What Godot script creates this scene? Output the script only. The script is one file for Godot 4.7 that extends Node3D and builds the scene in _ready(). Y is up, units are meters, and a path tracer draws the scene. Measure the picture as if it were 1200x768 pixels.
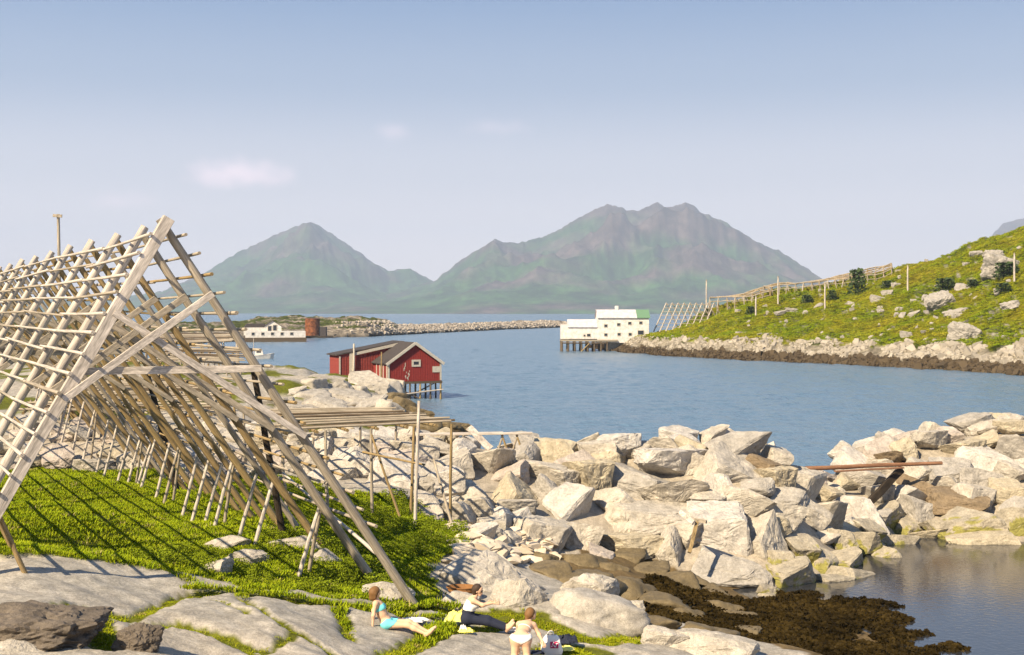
extends Node3D

# ------------------------------------------------------------------ lens and survey
const F := 1500.0          # focal length in picture widths of 1200
const EYE := 9.5           # metres above the sea
var tilt := atan(19.0 / 1500.0)
var rng := RandomNumberGenerator.new()
var used := {}
var M := {}
var noise := FastNoiseLite.new()
var fine := FastNoiseLite.new()

func ray(px: float, v: float) -> Vector3:
	var up := Vector3(0, cos(tilt), -sin(tilt))
	var fw := Vector3(0, -sin(tilt), -cos(tilt))
	return Vector3((px - 600.0) / F, 0, 0) + up * (-(v - 384.0) / F) + fw

func pd(px: float, v: float, d: float) -> Vector3:
	var r := ray(px, v)
	return Vector3(0, EYE, 0) + r * (d / -r.z)

func hit(px: float, v: float, from := 15.0, to := 220.0) -> Vector3:
	var d := from
	while d < to:
		var p := pd(px, v, d)
		if p.y <= surf(p.x, d):
			return Vector3(p.x, surf(p.x, d), -d)
		d += 0.04 * (1.0 + d * 0.01)
	return pd(px, v, to)

# ------------------------------------------------------------------ nodes
func numbered(called: String) -> String:
	var n: int = used.get(called, -1) + 1
	used[called] = n
	return called if n == 0 else "%s_%03d" % [called, n]

func tag(o: Node, label := "", category := "", group := "", kind := "") -> Node:
	if label: o.set_meta("label", label)
	if category: o.set_meta("category", category)
	if group: o.set_meta("group", group)
	if kind: o.set_meta("kind", kind)
	return o

func thing(called: String, at: Vector3, label: String, category: String, group := "") -> Node3D:
	var o := Node3D.new()
	o.name = numbered(called)
	add_child(o)
	o.position = at
	tag(o, label, category, group)
	return o

func put(called: String, mesh: Mesh, m: Material, parent: Node, t := Transform3D.IDENTITY) -> MeshInstance3D:
	var o := MeshInstance3D.new()
	o.name = numbered(called) if parent == self else called
	o.mesh = mesh
	o.material_override = m
	parent.add_child(o, true)
	o.transform = t
	return o

# a pole or a plank between two points; unit mesh runs 0..1 along y
func beam(called: String, mesh: Mesh, m: Material, parent: Node, a: Vector3, b: Vector3, r: float, r2 := -1.0, facing := Vector3.ZERO, roll := 0.0) -> MeshInstance3D:
	var y := b - a
	var n := y.normalized()
	var side := facing if facing != Vector3.ZERO else Vector3(0.31, 0.2, 0.93)
	var x := side.cross(n).normalized()
	var z := x.cross(n).normalized()
	if roll != 0.0:
		x = x.rotated(n, roll); z = z.rotated(n, roll)
	return put(called, mesh, m, parent, Transform3D(Basis(x * r, y, z * (r if r2 < 0 else r2)), a))

# ------------------------------------------------------------------ shapes
func tri(st: SurfaceTool, a: Vector3, b: Vector3, c: Vector3) -> void:
	st.add_vertex(a); st.add_vertex(b); st.add_vertex(c)

func quad(st: SurfaceTool, a: Vector3, b: Vector3, c: Vector3, d: Vector3) -> void:
	tri(st, a, b, c); tri(st, a, c, d)

func start() -> SurfaceTool:
	var st := SurfaceTool.new()
	st.begin(Mesh.PRIMITIVE_TRIANGLES)
	st.set_smooth_group(-1)
	return st

func done(st: SurfaceTool) -> ArrayMesh:
	st.generate_normals()
	return st.commit()

func box_into(st: SurfaceTool, c: Vector3, s: Vector3, b := Basis.IDENTITY) -> void:
	var h := s * 0.5
	var p := []
	for i in 8:
		p.append(c + b * Vector3(h.x if i & 1 else -h.x, h.y if i & 2 else -h.y, h.z if i & 4 else -h.z))
	for f in [[0, 1, 3, 2], [5, 4, 6, 7], [4, 0, 2, 6], [1, 5, 7, 3], [2, 3, 7, 6], [4, 5, 1, 0]]:
		quad(st, p[f[3]], p[f[2]], p[f[1]], p[f[0]])

func box(s: Vector3, c := Vector3.ZERO, b := Basis.IDENTITY) -> ArrayMesh:
	var st := start()
	box_into(st, c, s, b)
	return done(st)

# a closed prism: outline in x and y, from z0 to z1
func prism(pts: Array, z0: float, z1: float) -> ArrayMesh:
	var st := start()
	var poly := PackedVector2Array(pts)
	if Geometry2D.is_polygon_clockwise(poly):
		poly.reverse()
	var idx := Geometry2D.triangulate_polygon(poly)
	for i in range(0, idx.size(), 3):
		var a := poly[idx[i]]; var b := poly[idx[i + 1]]; var c := poly[idx[i + 2]]
		if (b - a).cross(c - a) < 0:
			var k := b; b = c; c = k
		tri(st, Vector3(a.x, a.y, z1), Vector3(c.x, c.y, z1), Vector3(b.x, b.y, z1))
		tri(st, Vector3(a.x, a.y, z0), Vector3(b.x, b.y, z0), Vector3(c.x, c.y, z0))
	for i in poly.size():
		var a := poly[i]; var b := poly[(i + 1) % poly.size()]
		quad(st, Vector3(a.x, a.y, z0), Vector3(a.x, a.y, z1), Vector3(b.x, b.y, z1), Vector3(b.x, b.y, z0))
	return done(st)

# unit log: slightly bent, tapered, knotty
func log_mesh(s: int, bend: float, taper: float, sides := 8, rings := 7, rough := 0.07) -> ArrayMesh:
	var g := RandomNumberGenerator.new(); g.seed = s
	var st := SurfaceTool.new(); st.begin(Mesh.PRIMITIVE_TRIANGLES)
	var bx := g.randf_range(-bend, bend); var bz := g.randf_range(-bend, bend)
	for i in rings + 1:
		var t := float(i) / rings
		var rr := (1.0 - taper * t)
		var off := Vector3(bx * sin(t * PI) + g.randf_range(-bend, bend) * 0.25, 0, bz * sin(t * PI) + g.randf_range(-bend, bend) * 0.25)
		if i == 0 or i == rings: off *= 0.0
		for j in sides + 1:
			var a := TAU * (j % sides) / sides
			var k := rr * (1.0 + rough * sin(a * 3.0 + i * 1.7 + s) + rough * 0.6 * cos(a * 2.0 + i * 2.9))
			st.set_smooth_group(0)
			st.set_uv(Vector2(float(j) / sides, t))
			st.add_vertex(Vector3(cos(a) * k, t, sin(a) * k) + off)
	for i in rings:
		for j in sides:
			var a := i * (sides + 1) + j
			var b := a + sides + 1
			for q in [a, a + 1, b, a + 1, b + 1, b]: st.add_index(q)
	var base := (rings + 1) * (sides + 1)
	for e in 2:
		var t := float(e)
		st.set_uv(Vector2(0.5, 0.5))
		st.add_vertex(Vector3(0, t, 0))
		for j in sides:
			var a := TAU * j / sides
			var rr := 1.0 - taper * t
			st.set_uv(Vector2(0.5 + cos(a) * 0.1, 0.5 + sin(a) * 0.02))
			st.add_vertex(Vector3(cos(a) * rr, t, sin(a) * rr))
		for j in sides:
			var p := base + 1 + j
			var q := base + 1 + (j + 1) % sides
			for w in ([base, p, q] if e == 0 else [base, q, p]): st.add_index(w)
		base += sides + 1
	st.generate_normals()
	return st.commit()

# unit plank with slightly chamfered long edges: half width 1 in x, half thickness 1 in z
func plank_mesh(s: int) -> ArrayMesh:
	var g := RandomNumberGenerator.new(); g.seed = s
	var st := start()
	var out := [Vector2(-1, -0.7), Vector2(-0.9, -1), Vector2(0.9, -1), Vector2(1, -0.7), Vector2(1, 0.7), Vector2(0.9, 1), Vector2(-0.9, 1), Vector2(-1, 0.7)]
	var n := 5
	var rings := []
	for i in n + 1:
		var w := g.randf_range(0.93, 1.05); var o := g.randf_range(-0.1, 0.1)
		var ring := []
		for p in out: ring.append(Vector3(p.x * w + o, float(i) / n, p.y))
		rings.append(ring)
	for i in n:
		for j in 8:
			var k := (j + 1) % 8
			var u0 := j / 8.0; var u1 := (j + 1) / 8.0
			var v0 := float(i) / n; var v1 := float(i + 1) / n
			var c := [[rings[i][j], u0, v0], [rings[i][k], u1, v0], [rings[i + 1][k], u1, v1], [rings[i + 1][j], u0, v1]]
			for q in [0, 1, 2, 0, 2, 3]:
				st.set_uv(Vector2(c[q][1], c[q][2])); st.add_vertex(c[q][0])
	for e in [0, n]:
		for j in range(1, 7):
			if e == 0: tri(st, rings[0][0], rings[0][j + 1], rings[0][j])
			else: tri(st, rings[n][0], rings[n][j], rings[n][j + 1])
	return done(st)

# subdivided sphere directions
func ico(level: int) -> Array:
	var t := (1.0 + sqrt(5.0)) / 2.0
	var v := [Vector3(-1, t, 0), Vector3(1, t, 0), Vector3(-1, -t, 0), Vector3(1, -t, 0), Vector3(0, -1, t), Vector3(0, 1, t), Vector3(0, -1, -t), Vector3(0, 1, -t), Vector3(t, 0, -1), Vector3(t, 0, 1), Vector3(-t, 0, -1), Vector3(-t, 0, 1)]
	for i in 12: v[i] = v[i].normalized()
	var f := [[0, 11, 5], [0, 5, 1], [0, 1, 7], [0, 7, 10], [0, 10, 11], [1, 5, 9], [5, 11, 4], [11, 10, 2], [10, 7, 6], [7, 1, 8], [3, 9, 4], [3, 4, 2], [3, 2, 6], [3, 6, 8], [3, 8, 9], [4, 9, 5], [2, 4, 11], [6, 2, 10], [8, 6, 7], [9, 8, 1]]
	for l in level:
		var mid := {}
		var nf := []
		for q in f:
			var m := []
			for e in 3:
				var a: int = min(q[e], q[(e + 1) % 3]); var b: int = max(q[e], q[(e + 1) % 3])
				var key := a * 100000 + b
				if not mid.has(key):
					mid[key] = v.size()
					v.append(((v[a] + v[b]) * 0.5).normalized())
				m.append(mid[key])
			nf.append([q[0], m[0], m[2]]); nf.append([q[1], m[1], m[0]]); nf.append([q[2], m[2], m[1]]); nf.append(m)
		f = nf
	return [v, f]

var ICO := {}
# broken rock: a lump cut by planes, edges a little worn. style 0 = angular block, 1 = rounded
func rock_mesh(s: int, style := 0, level := 3, stained := false) -> ArrayMesh:
	var g := RandomNumberGenerator.new(); g.seed = s * 7919 + 13
	if not ICO.has(level): ICO[level] = ico(level)
	var v: Array = ICO[level][0]
	var f: Array = ICO[level][1]
	var planes := []
	var q := Basis.from_euler(Vector3(g.randf_range(-0.35, 0.35), g.randf_range(-PI, PI), g.randf_range(-0.35, 0.35)))
	for ax in [Vector3.RIGHT, Vector3.LEFT, Vector3.UP, Vector3.DOWN, Vector3.FORWARD, Vector3.BACK]:
		var n: Vector3 = (q * ax + Vector3(g.randf_range(-0.36, 0.36), g.randf_range(-0.36, 0.36), g.randf_range(-0.36, 0.36))).normalized()
		planes.append([n, g.randf_range(0.5, 0.8)])
	for i in ([3, 9, 9, 5][style] as int):
		var n := Vector3(g.randfn(), g.randfn(), g.randfn()).normalized()
		planes.append([n, g.randf_range(0.6, 0.85)])
	var nz := FastNoiseLite.new(); nz.seed = s; nz.frequency = 1.6; nz.fractal_octaves = 4
	var P := PackedVector3Array()
	var lo := Vector3.ONE * 9; var hi := -lo
	var soft: float = [90.0, 16.0, 30.0, 34.0][style]
	for d: Vector3 in v:
		var acc := 0.0
		for p in planes:
			var c: float = d.dot(p[0])
			if c > 0.05:
				acc += exp(-soft * (p[1] / c - 0.6))
		var r := 0.6 - log(maxf(acc, 1e-200)) / soft
		r = clampf(r, 0.3, 1.9)
		var w: Vector3 = d * r
		w += d * nz.get_noise_3dv(w * 1.5) * ([0.035, 0.1, 0.16, 0.07][style] as float) + d * nz.get_noise_3dv(w * 6.0) * ([0.014, 0.02, 0.07, 0.018][style] as float)
		P.append(w)
		lo = lo.min(w); hi = hi.max(w)
	var c0 := (lo + hi) * 0.5; var sz := hi - lo
	for i in P.size(): P[i] = (P[i] - c0) / sz
	var st := SurfaceTool.new(); st.begin(Mesh.PRIMITIVE_TRIANGLES)
	st.set_smooth_group(0 if style == 1 else -1)
	for t in f:
		for ix in [t[0], t[2], t[1]]:
			if stained:
				var k := nz.get_noise_3dv(P[ix] * 3.0)
				var low: bool = P[ix].y < 0.02 + k * 0.5
				var c := Vector3(0.42, 0.40, 0.13) if low else Vector3(0.60, 0.53, 0.41)
				if P[ix].y < -0.32 + k * 0.2: c = Vector3(0.26, 0.26, 0.08)
				st.set_color(Color(c.x, c.y, c.z))
			st.add_vertex(P[ix])
	if style == 1: st.index()
	st.generate_normals()
	return st.commit()

# faces of the solid cut out by planes, each a ring of points
func cut_faces(planes: Array) -> Array:
	var faces := []
	for i in planes.size():
		var n: Vector3 = planes[i][0]
		var u := n.cross(Vector3(0.31, 0.87, 0.38)).normalized()
		var v := n.cross(u)
		var c: Vector3 = n * planes[i][1]
		var ring := [c + (u + v) * 4.0, c + (v - u) * 4.0, c - (u + v) * 4.0, c + (u - v) * 4.0]
		for j in planes.size():
			if j == i or ring.is_empty(): continue
			var m: Vector3 = planes[j][0]; var e: float = planes[j][1]
			var out := []
			for k in ring.size():
				var a: Vector3 = ring[k]; var b: Vector3 = ring[(k + 1) % ring.size()]
				var da := m.dot(a) - e; var db := m.dot(b) - e
				if da <= 0.0: out.append(a)
				if (da < 0.0 and db > 0.0) or (da > 0.0 and db < 0.0): out.append(a.lerp(b, da / (da - db)))
			ring = out
		if ring.size() > 2: faces.append([i, ring])
	return faces

# quarried block: flat broken faces, straight edges a little chipped
func block_mesh(s: int, cuts: int, bevel: float, chip: float, step: float, stained := false) -> ArrayMesh:
	var g := RandomNumberGenerator.new(); g.seed = s * 7919 + 13
	var planes := []
	var q := Basis.from_euler(Vector3(g.randf_range(-0.4, 0.4), g.randf_range(-PI, PI), g.randf_range(-0.4, 0.4)))
	for ax in [Vector3.RIGHT, Vector3.LEFT, Vector3.UP, Vector3.DOWN, Vector3.FORWARD, Vector3.BACK]:
		var n: Vector3 = (q * ax + Vector3(g.randf_range(-0.4, 0.4), g.randf_range(-0.4, 0.4), g.randf_range(-0.4, 0.4))).normalized()
		planes.append([n, g.randf_range(0.5, 0.8)])
	for i in cuts:
		planes.append([Vector3(g.randfn(), g.randfn(), g.randfn()).normalized(), g.randf_range(0.6, 0.85)])
	# chamfer the edges unevenly
	var faces := cut_faces(planes)
	var base := planes.duplicate()
	for a in faces.size():
		for b in range(a + 1, faces.size()):
			var na: Vector3 = base[faces[a][0]][0]; var nb: Vector3 = base[faces[b][0]][0]
			if na.dot(nb) > 0.93: continue
			var on := []
			for p: Vector3 in faces[a][1]:
				if absf(nb.dot(p) - base[faces[b][0]][1]) < 1e-4: on.append(p)
			if on.size() == 2:
				var m := (na + nb).normalized()
				planes.append([(m + Vector3(g.randfn(), g.randfn(), g.randfn()) * 0.06).normalized(), m.dot((on[0] + on[1]) * 0.5) - bevel * g.randf_range(0.4, 1.6)])
	faces = cut_faces(planes)
	var lo := Vector3.ONE * 9; var hi := -lo
	for f in faces:
		for p: Vector3 in f[1]: lo = lo.min(p); hi = hi.max(p)
	var c0 := (lo + hi) * 0.5; var sz := hi - lo
	var nz := FastNoiseLite.new(); nz.seed = s; nz.frequency = 2.2; nz.fractal_octaves = 3
	var st := SurfaceTool.new(); st.begin(Mesh.PRIMITIVE_TRIANGLES); st.set_smooth_group(-1)
	for f in faces:
		var ring := []
		var mid := Vector3.ZERO
		for k in f[1].size():
			var a: Vector3 = f[1][k]; var b: Vector3 = f[1][(k + 1) % f[1].size()]
			var d := a.distance_to(b)
			if d < 1e-5: continue
			var n := maxi(1, int(ceil(d / step)))
			for t in n: ring.append(a.lerp(b, float(t) / n))
		if ring.size() < 3: continue
		for p in ring: mid += p
		mid /= ring.size()
		var far := 0.0
		for p in ring: far = maxf(far, mid.distance_to(p))
		var steps := maxi(1, int(far / step))
		for l in steps:
			var o := 1.0 - float(l) / steps; var i := 1.0 - float(l + 1) / steps
			for k in ring.size():
				var a: Vector3 = ring[k]; var b: Vector3 = ring[(k + 1) % ring.size()]
				var q4 := [mid.lerp(a, o), mid.lerp(b, o), mid.lerp(b, i), mid.lerp(a, i)]
				for w in ([0, 2, 1, 0, 3, 2] if l < steps - 1 else [0, 3, 1]):
					var p: Vector3 = q4[w]
					var h := nz.get_noise_3dv(p) * chip + nz.get_noise_3dv(p * 4.0) * chip * 0.4
					p = (p + p.normalized() * h - c0) / sz
					if stained:
						var kk := nz.get_noise_3dv(p * 1.6)
						var c := Vector3(0.40, 0.37, 0.11) if p.y < 0.0 + kk * 0.5 else Vector3(0.52, 0.46, 0.355)
						if p.y < -0.32 + kk * 0.2: c = Vector3(0.22, 0.22, 0.07)
						st.set_color(Color(c.x, c.y, c.z))
					st.add_vertex(p)
	st.generate_normals()
	return st.commit()

# ------------------------------------------------------------------ materials
func gray_image(size: int, s: int, layers: Array, lo: float, hi: float, stretch := Vector2.ONE) -> Image:
	var im := Image.create(size, size, false, Image.FORMAT_RGB8)
	var acc := PackedFloat32Array(); acc.resize(size * size)
	for l in layers:
		var n := FastNoiseLite.new(); n.seed = s + int(l[0] * 1000.0); n.frequency = 1.0 / size * l[0]; n.fractal_octaves = 3
		if l.size() > 2: n.noise_type = l[2]
		var a: float = l[1]
		# wraps around by walking a torus-like blend of the borders
		var g := n.get_seamless_image(size, size, false, false, 0.12)
		g.convert(Image.FORMAT_L8)
		var by := g.get_data()
		for y in size:
			for x in size:
				acc[y * size + x] += (by[(int(y * stretch.y) % size) * size + int(x * stretch.x) % size] / 255.0 - 0.5) * a
	var data := PackedByteArray(); data.resize(size * size * 3)
	for i in size * size:
		var q := int(clampf(lerpf(lo, hi, clampf(0.5 + acc[i], 0, 1)), 0, 1) * 255.0)
		data[i * 3] = q; data[i * 3 + 1] = q; data[i * 3 + 2] = q
	im.set_data(size, size, false, Image.FORMAT_RGB8, data)
	return im

func lin(r: float, g: float, b: float) -> Color:
	return Color(r, g, b).linear_to_srgb()

func mat(c: Color, rough := 0.9, tex: Texture2D = null, tri_scale := 0.0, normal: Texture2D = null, nscale := 1.0) -> StandardMaterial3D:
	var m := StandardMaterial3D.new()
	m.albedo_color = c
	m.roughness = rough
	m.metallic_specular = 0.3
	if tex: m.albedo_texture = tex
	if normal:
		m.normal_enabled = true; m.normal_texture = normal; m.normal_scale = nscale
	if tri_scale > 0.0:
		m.uv1_triplanar = true; m.uv1_world_triplanar = true
		m.uv1_scale = Vector3.ONE * tri_scale
	return m

func make_materials() -> void:
	var rock_im := gray_image(512, 5, [[5.0, 0.55], [22.0, 0.5], [90.0, 0.75], [220.0, 0.7]], 0.55, 1.0)
	var rock := ImageTexture.create_from_image(rock_im)
	var bump_im := gray_image(512, 9, [[6.0, 0.5], [24.0, 0.5], [80.0, 0.35], [200.0, 0.25]], 0.0, 1.0)
	bump_im.bump_map_to_normal_map(5.0)
	var bump := ImageTexture.create_from_image(bump_im)
	var wood_im := gray_image(256, 21, [[3.0, 0.45], [14.0, 0.55], [60.0, 0.6]], 0.5, 1.0)
	var wood := ImageTexture.create_from_image(wood_im)
	var board_im := gray_image(256, 33, [[6.0, 0.4], [40.0, 0.5]], 0.6, 1.0)
	var board := ImageTexture.create_from_image(board_im)
	var patch := ImageTexture.create_from_image(gray_image(512, 44, [[3.0, 0.8], [12.0, 0.7], [60.0, 0.6]], 0.35, 1.0))
	var tones := {
		"pale": lin(0.64, 0.58, 0.485), "cream": lin(0.61, 0.53, 0.385), "grey": lin(0.52, 0.48, 0.42), "rose": lin(0.61, 0.53, 0.455), "brown": lin(0.33, 0.25, 0.16),
		"white": lin(0.70, 0.65, 0.58), "algae": lin(0.45, 0.42, 0.19), "wet": lin(0.24, 0.185, 0.10), "lichen": lin(0.20, 0.165, 0.13), "slab": lin(0.62, 0.565, 0.48)}
	for k in tones:
		M[k] = mat(tones[k], 0.92, rock, 0.35, bump, 0.7)
	M.stained = mat(Color.WHITE, 0.92, rock, 0.35, bump, 0.7)
	M.stained.vertex_color_use_as_albedo = true
	M.wet.roughness = 0.6
	M.ground = mat(Color.WHITE, 0.95, rock, 0.5, bump, 0.8)
	M.ground.vertex_color_use_as_albedo = true
	M.hill = mat(Color.WHITE, 1.0, patch, 0.07)
	M.hill.vertex_color_use_as_albedo = true
	M.mountain = mat(Color.WHITE, 1.0, patch, 0.0016)
	M.mountain.vertex_color_use_as_albedo = true
	for w in [["wood_pale", lin(0.80, 0.71, 0.61)], ["wood_grey", lin(0.56, 0.48, 0.37)], ["wood_bark", lin(0.46, 0.33, 0.16)], ["wood_brown", lin(0.20, 0.15, 0.10)], ["wood_dark", lin(0.06, 0.045, 0.03)], ["wood_ochre", lin(0.52, 0.38, 0.18)], ["wood_red", lin(0.40, 0.21, 0.12)]]:
		M[w[0]] = mat(w[1], 0.9, wood)
		M[w[0]].uv1_scale = Vector3(1.0, 0.6, 1)
	M.grass = mat(Color.WHITE, 0.85)
	M.grass.vertex_color_use_as_albedo = true
	M.grass.backlight = lin(0.35, 0.35, 0.1)
	M.grass.cull_mode = BaseMaterial3D.CULL_DISABLED
	M.grass.metallic_specular = 0.05
	M.hill.metallic_specular = 0.05
	M.weed = mat(Color.WHITE, 0.9)
	M.weed.metallic_specular = 0.05
	M.weed.vertex_color_use_as_albedo = true
	M.weed.cull_mode = BaseMaterial3D.CULL_DISABLED
	M.bush = mat(lin(0.045, 0.07, 0.02), 0.9)
	M.bush.backlight = lin(0.1, 0.14, 0.04)
	M.bush.cull_mode = BaseMaterial3D.CULL_DISABLED
	M.red = mat(lin(0.36, 0.05, 0.042), 0.85, board, 0.9)
	M.red_old = mat(lin(0.37, 0.075, 0.06), 0.9, board, 0.6)
	M.trim = mat(lin(0.72, 0.66, 0.55), 0.8, board, 0.7)
	M.roof = mat(lin(0.10, 0.085, 0.08), 0.9, rock, 0.6)
	M.house = mat(lin(0.92, 0.88, 0.82), 0.8, board, 0.15)
	M.pale_roof = mat(lin(0.80, 0.75, 0.76), 0.7, board, 0.12)
	M.green_roof = mat(lin(0.12, 0.22, 0.13), 0.8)
	M.glass = mat(lin(0.03, 0.035, 0.045), 0.15)
	M.tank = mat(lin(0.36, 0.13, 0.05), 0.85, patch, 0.25)
	# water
	var wave := FastNoiseLite.new(); wave.seed = 3; wave.frequency = 0.02; wave.fractal_octaves = 4; wave.fractal_gain = 0.55
	var wt := NoiseTexture2D.new(); wt.width = 512; wt.height = 512; wt.seamless = true; wt.noise = wave; wt.as_normal_map = true; wt.bump_strength = 11.0
	M.sea = mat(lin(0.10, 0.165, 0.23), 0.25, null, 0.12, wt, 0.6)
	M.sea.metallic_specular = 0.5
	M.calm = mat(lin(0.026, 0.028, 0.032), 0.05, null, 0.3, wt, 0.06)
	M.calm.metallic_specular = 0.9
	# cloth and skin
	M.skin = mat(lin(0.62, 0.40, 0.26), 0.6)
	M.hair = mat(lin(0.17, 0.09, 0.035), 0.6)
	M.hair_dark = mat(lin(0.055, 0.035, 0.025), 0.6)
	M.turquoise = mat(lin(0.16, 0.55, 0.58), 0.8)
	M.white_cloth = mat(lin(0.80, 0.77, 0.72), 0.9)
	M.navy = mat(lin(0.022, 0.026, 0.045), 0.9)
	M.yellow = mat(lin(0.80, 0.72, 0.20), 0.9)
	M.black = mat(lin(0.02, 0.018, 0.016), 0.35)
	M.wicker = mat(lin(0.36, 0.17, 0.06), 0.8, board, 3.0)
	M.crimson = mat(lin(0.38, 0.03, 0.10), 0.8)
	M.lip = mat(lin(0.40, 0.16, 0.13), 0.6)

# ------------------------------------------------------------------ the near land
var ctrl := []      # x, d, y, 1/sigma²
var cg := PackedFloat32Array()
const CX0 := -90.0
const CD0 := -6.0
const CNX := 150
const CND := 220

func add_ctrl() -> void:
	var L := [
		[-150, 700, 21], [0, 650, 26], [0, 700, 22.5], [0, 768, 19.5], [100, 662, 26.5], [100, 768, 19.8], [200, 676, 27], [200, 720, 23.5], [280, 692, 27], [300, 730, 23.8], [300, 768, 21.5],
		[400, 702, 27.5], [450, 737, 27], [450, 768, 24], [510, 742, 27], [480, 702, 28.3], [550, 730, 28.5], [600, 732, 28.6], [600, 700, 30], [620, 762, 26.6], [650, 768, 26.4], [540, 768, 25], [700, 768, 27], [700, 740, 29], [800, 752, 29.5], [880, 768, 29.5],
		[640, 700, 31.5], [560, 690, 31], [520, 662, 32.5], [740, 722, 32.5], [650, 672, 36],
		[640, 657, 42.5], [720, 682, 40], [780, 735, 36], [760, 692, 40], [850, 706, 41], [860, 740, 36.5], [900, 735, 38], [900, 768, 35.0], [1000, 732, 38.6], [1000, 704, 42.2], [1050, 760, 36],
		[30, 600, 33], [100, 560, 46], [60, 540, 58], [150, 600, 40], [200, 640, 32.5], [270, 620, 35], [320, 640, 32.5], [240, 600, 41], [160, 575, 48], [300, 590, 42], [350, 570, 45], [400, 600, 41], [430, 660, 32.5], [470, 630, 37], [520, 625, 37.5], [545, 640, 36], [300, 540, 53], [150, 540, 58], [-200, 600, 34], [-200, 540, 60],
		[300, 470, 78], [340, 440, 110], [400, 440, 118], [330, 428, 130], [440, 470, 105], [500, 492, 98], [540, 497, 100], [470, 468, 132], [430, 458, 128], [455, 466, 133], [490, 473, 134], [505, 474, 136], [450, 462, 140], [420, 446, 138], [480, 466, 142], [250, 430, 130], [200, 420, 150], [100, 430, 120], [380, 500, 72], [300, 505, 66], [520, 508, 84], [200, 480, 72], [0, 440, 110], [-200, 440, 110], [150, 420, 175], [0, 415, 195]]
	for q in L:
		var p := pd(q[0], q[1], q[2])
		ctrl.append([p.x, q[2], p.y, 1.0 / pow(0.085 * q[2] + 0.3, 2)])
	for q in [[13.2, 35.6, -0.3], [12, 33, -0.1], [14, 42, -1.2], [20, 40, -1.8], [20, 47, -1.5], [26, 42, -2], [10, 41.5, -0.35], [24, 34, -2], [11, 29, 0.6], [16, 28, -0.6], [30, 30, -2], [9, 24, 1.6], [16, 20, 0.5],
			[0, 0, 7.8], [0, 6, 7.0], [-8, 8, 7.2], [8, 8, 6.2], [0, 13, 5.2], [-8, 14, 5.7], [8, 15, 3.6], [-20, 12, 6.6], [-25, 25, 5.5], [-40, 30, 5], [20, 5, 5], [30, 12, 1], [-40, 60, 4], [-60, 60, 4],
			[3, 80, -2], [-0.5, 90, -2], [-1.2, 97, -2], [-1.5, 104, -2.5], [-3, 114, -2.5], [1, 86, -2], [12, 75, -2], [25, 78, -2], [45, 80, -2], [45, 50, -1.5], [10, 110, -3], [0, 125, -3], [-4, 145, -3], [-14, 152, -2.5], [-22, 158, -2], [-32, 160, -1.2], [-40, 170, -1.5], [-48, 185, -0.5], [-30, 185, -3], [-10, 180, -3], [30, 140, -3], [-45, 205, -2], [-80, 208, -1], [40, 200, -3]]:
		ctrl.append([q[0], q[1], q[2], 1.0 / pow(0.085 * maxf(q[1], 12.0) + 0.5, 2)])
	cg.resize(CNX * CND)
	for j in CND:
		for i in CNX:
			var x := CX0 + i * 1.0; var d := CD0 + j * 1.0
			var w := 0.0; var s := 0.0
			for c in ctrl:
				var dx: float = x - c[0]; var dd: float = d - c[1]
				var k: float = (dx * dx + dd * dd) * c[3] + 0.12
				k = 1.0 / (k * k * k)
				w += k; s += k * c[2]
			cg[j * CNX + i] = s / w

func cget(i: int, j: int) -> float:
	return cg[clampi(j, 0, CND - 1) * CNX + clampi(i, 0, CNX - 1)]

func cub(a: float, b: float, c: float, d: float, t: float) -> float:
	return (a * pow(1 - t, 3) + b * (3 * t * t * t - 6 * t * t + 4) + c * (-3 * t * t * t + 3 * t * t + 3 * t + 1) + d * t * t * t) / 6.0

func land(x: float, d: float) -> float:
	var fx := x - CX0; var fd := d - CD0
	var i := int(floor(fx)); var j := int(floor(fd))
	fx -= i; fd -= j
	var r := [0.0, 0.0, 0.0, 0.0]
	for k in 4:
		r[k] = cub(cget(i - 1, j + k - 1), cget(i, j + k - 1), cget(i + 1, j + k - 1), cget(i + 2, j + k - 1), fx)
	var y := cub(r[0], r[1], r[2], r[3], fd)
	if d > 110.0 and d < 165.0: y -= 4.0 * exp(-pow((x + 8.0) / 4.6, 2) - pow((d - 133.0) / 13.0, 2))
	return y

# breakwater: x, toe distance, toe height, crest distance, crest height
const BW := [[-60.0, 60.0, 3.0, 66.0, 3.6], [-25.0, 55.5, 2.7, 60.0, 3.7], [-15.0, 52.0, 2.9, 57.0, 4.0], [-8.0, 44.5, 2.8, 53.0, 4.25], [-3.5, 41.0, 2.3, 51.0, 4.25], [0.0, 41.0, 1.2, 51.0, 3.85], [4.0, 43.0, 0.3, 52.0, 3.9], [9.0, 42.6, -0.3, 51.5, 4.3], [11.0, 44.0, -0.4, 52.5, 3.8], [13.0, 46.0, -0.4, 55.0, 1.9], [15.2, 49.5, -0.4, 57.0, 2.1], [16.6, 54.0, -0.4, 59.0, 3.0], [18.4, 51.5, -0.4, 60.0, 3.3], [23.0, 50.3, -0.4, 61.0, 3.9], [26.0, 50.0, -0.4, 61.0, 4.0], [60.0, 50.0, -0.4, 61.0, 4.0]]

func bw(x: float, d: float) -> float:
	var i := 0
	while i < BW.size() - 2 and x > BW[i + 1][0]: i += 1
	var a: Array = BW[i]; var b: Array = BW[i + 1]
	var t := clampf((x - a[0]) / (b[0] - a[0]), 0, 1)
	var td := lerpf(a[1], b[1], t); var ty := lerpf(a[2], b[2], t); var kd := lerpf(a[3], b[3], t); var ky := lerpf(a[4], b[4], t)
	if d < td: return ty - (td - d) * 1.2
	if d < kd: return lerpf(ty, ky, (d - td) / (kd - td))
	if d < kd + 3.5: return ky
	return ky - (d - kd - 3.5) * 0.75

func surf(x: float, d: float) -> float:
	return maxf(land(x, d), bw(x, d))

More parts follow.
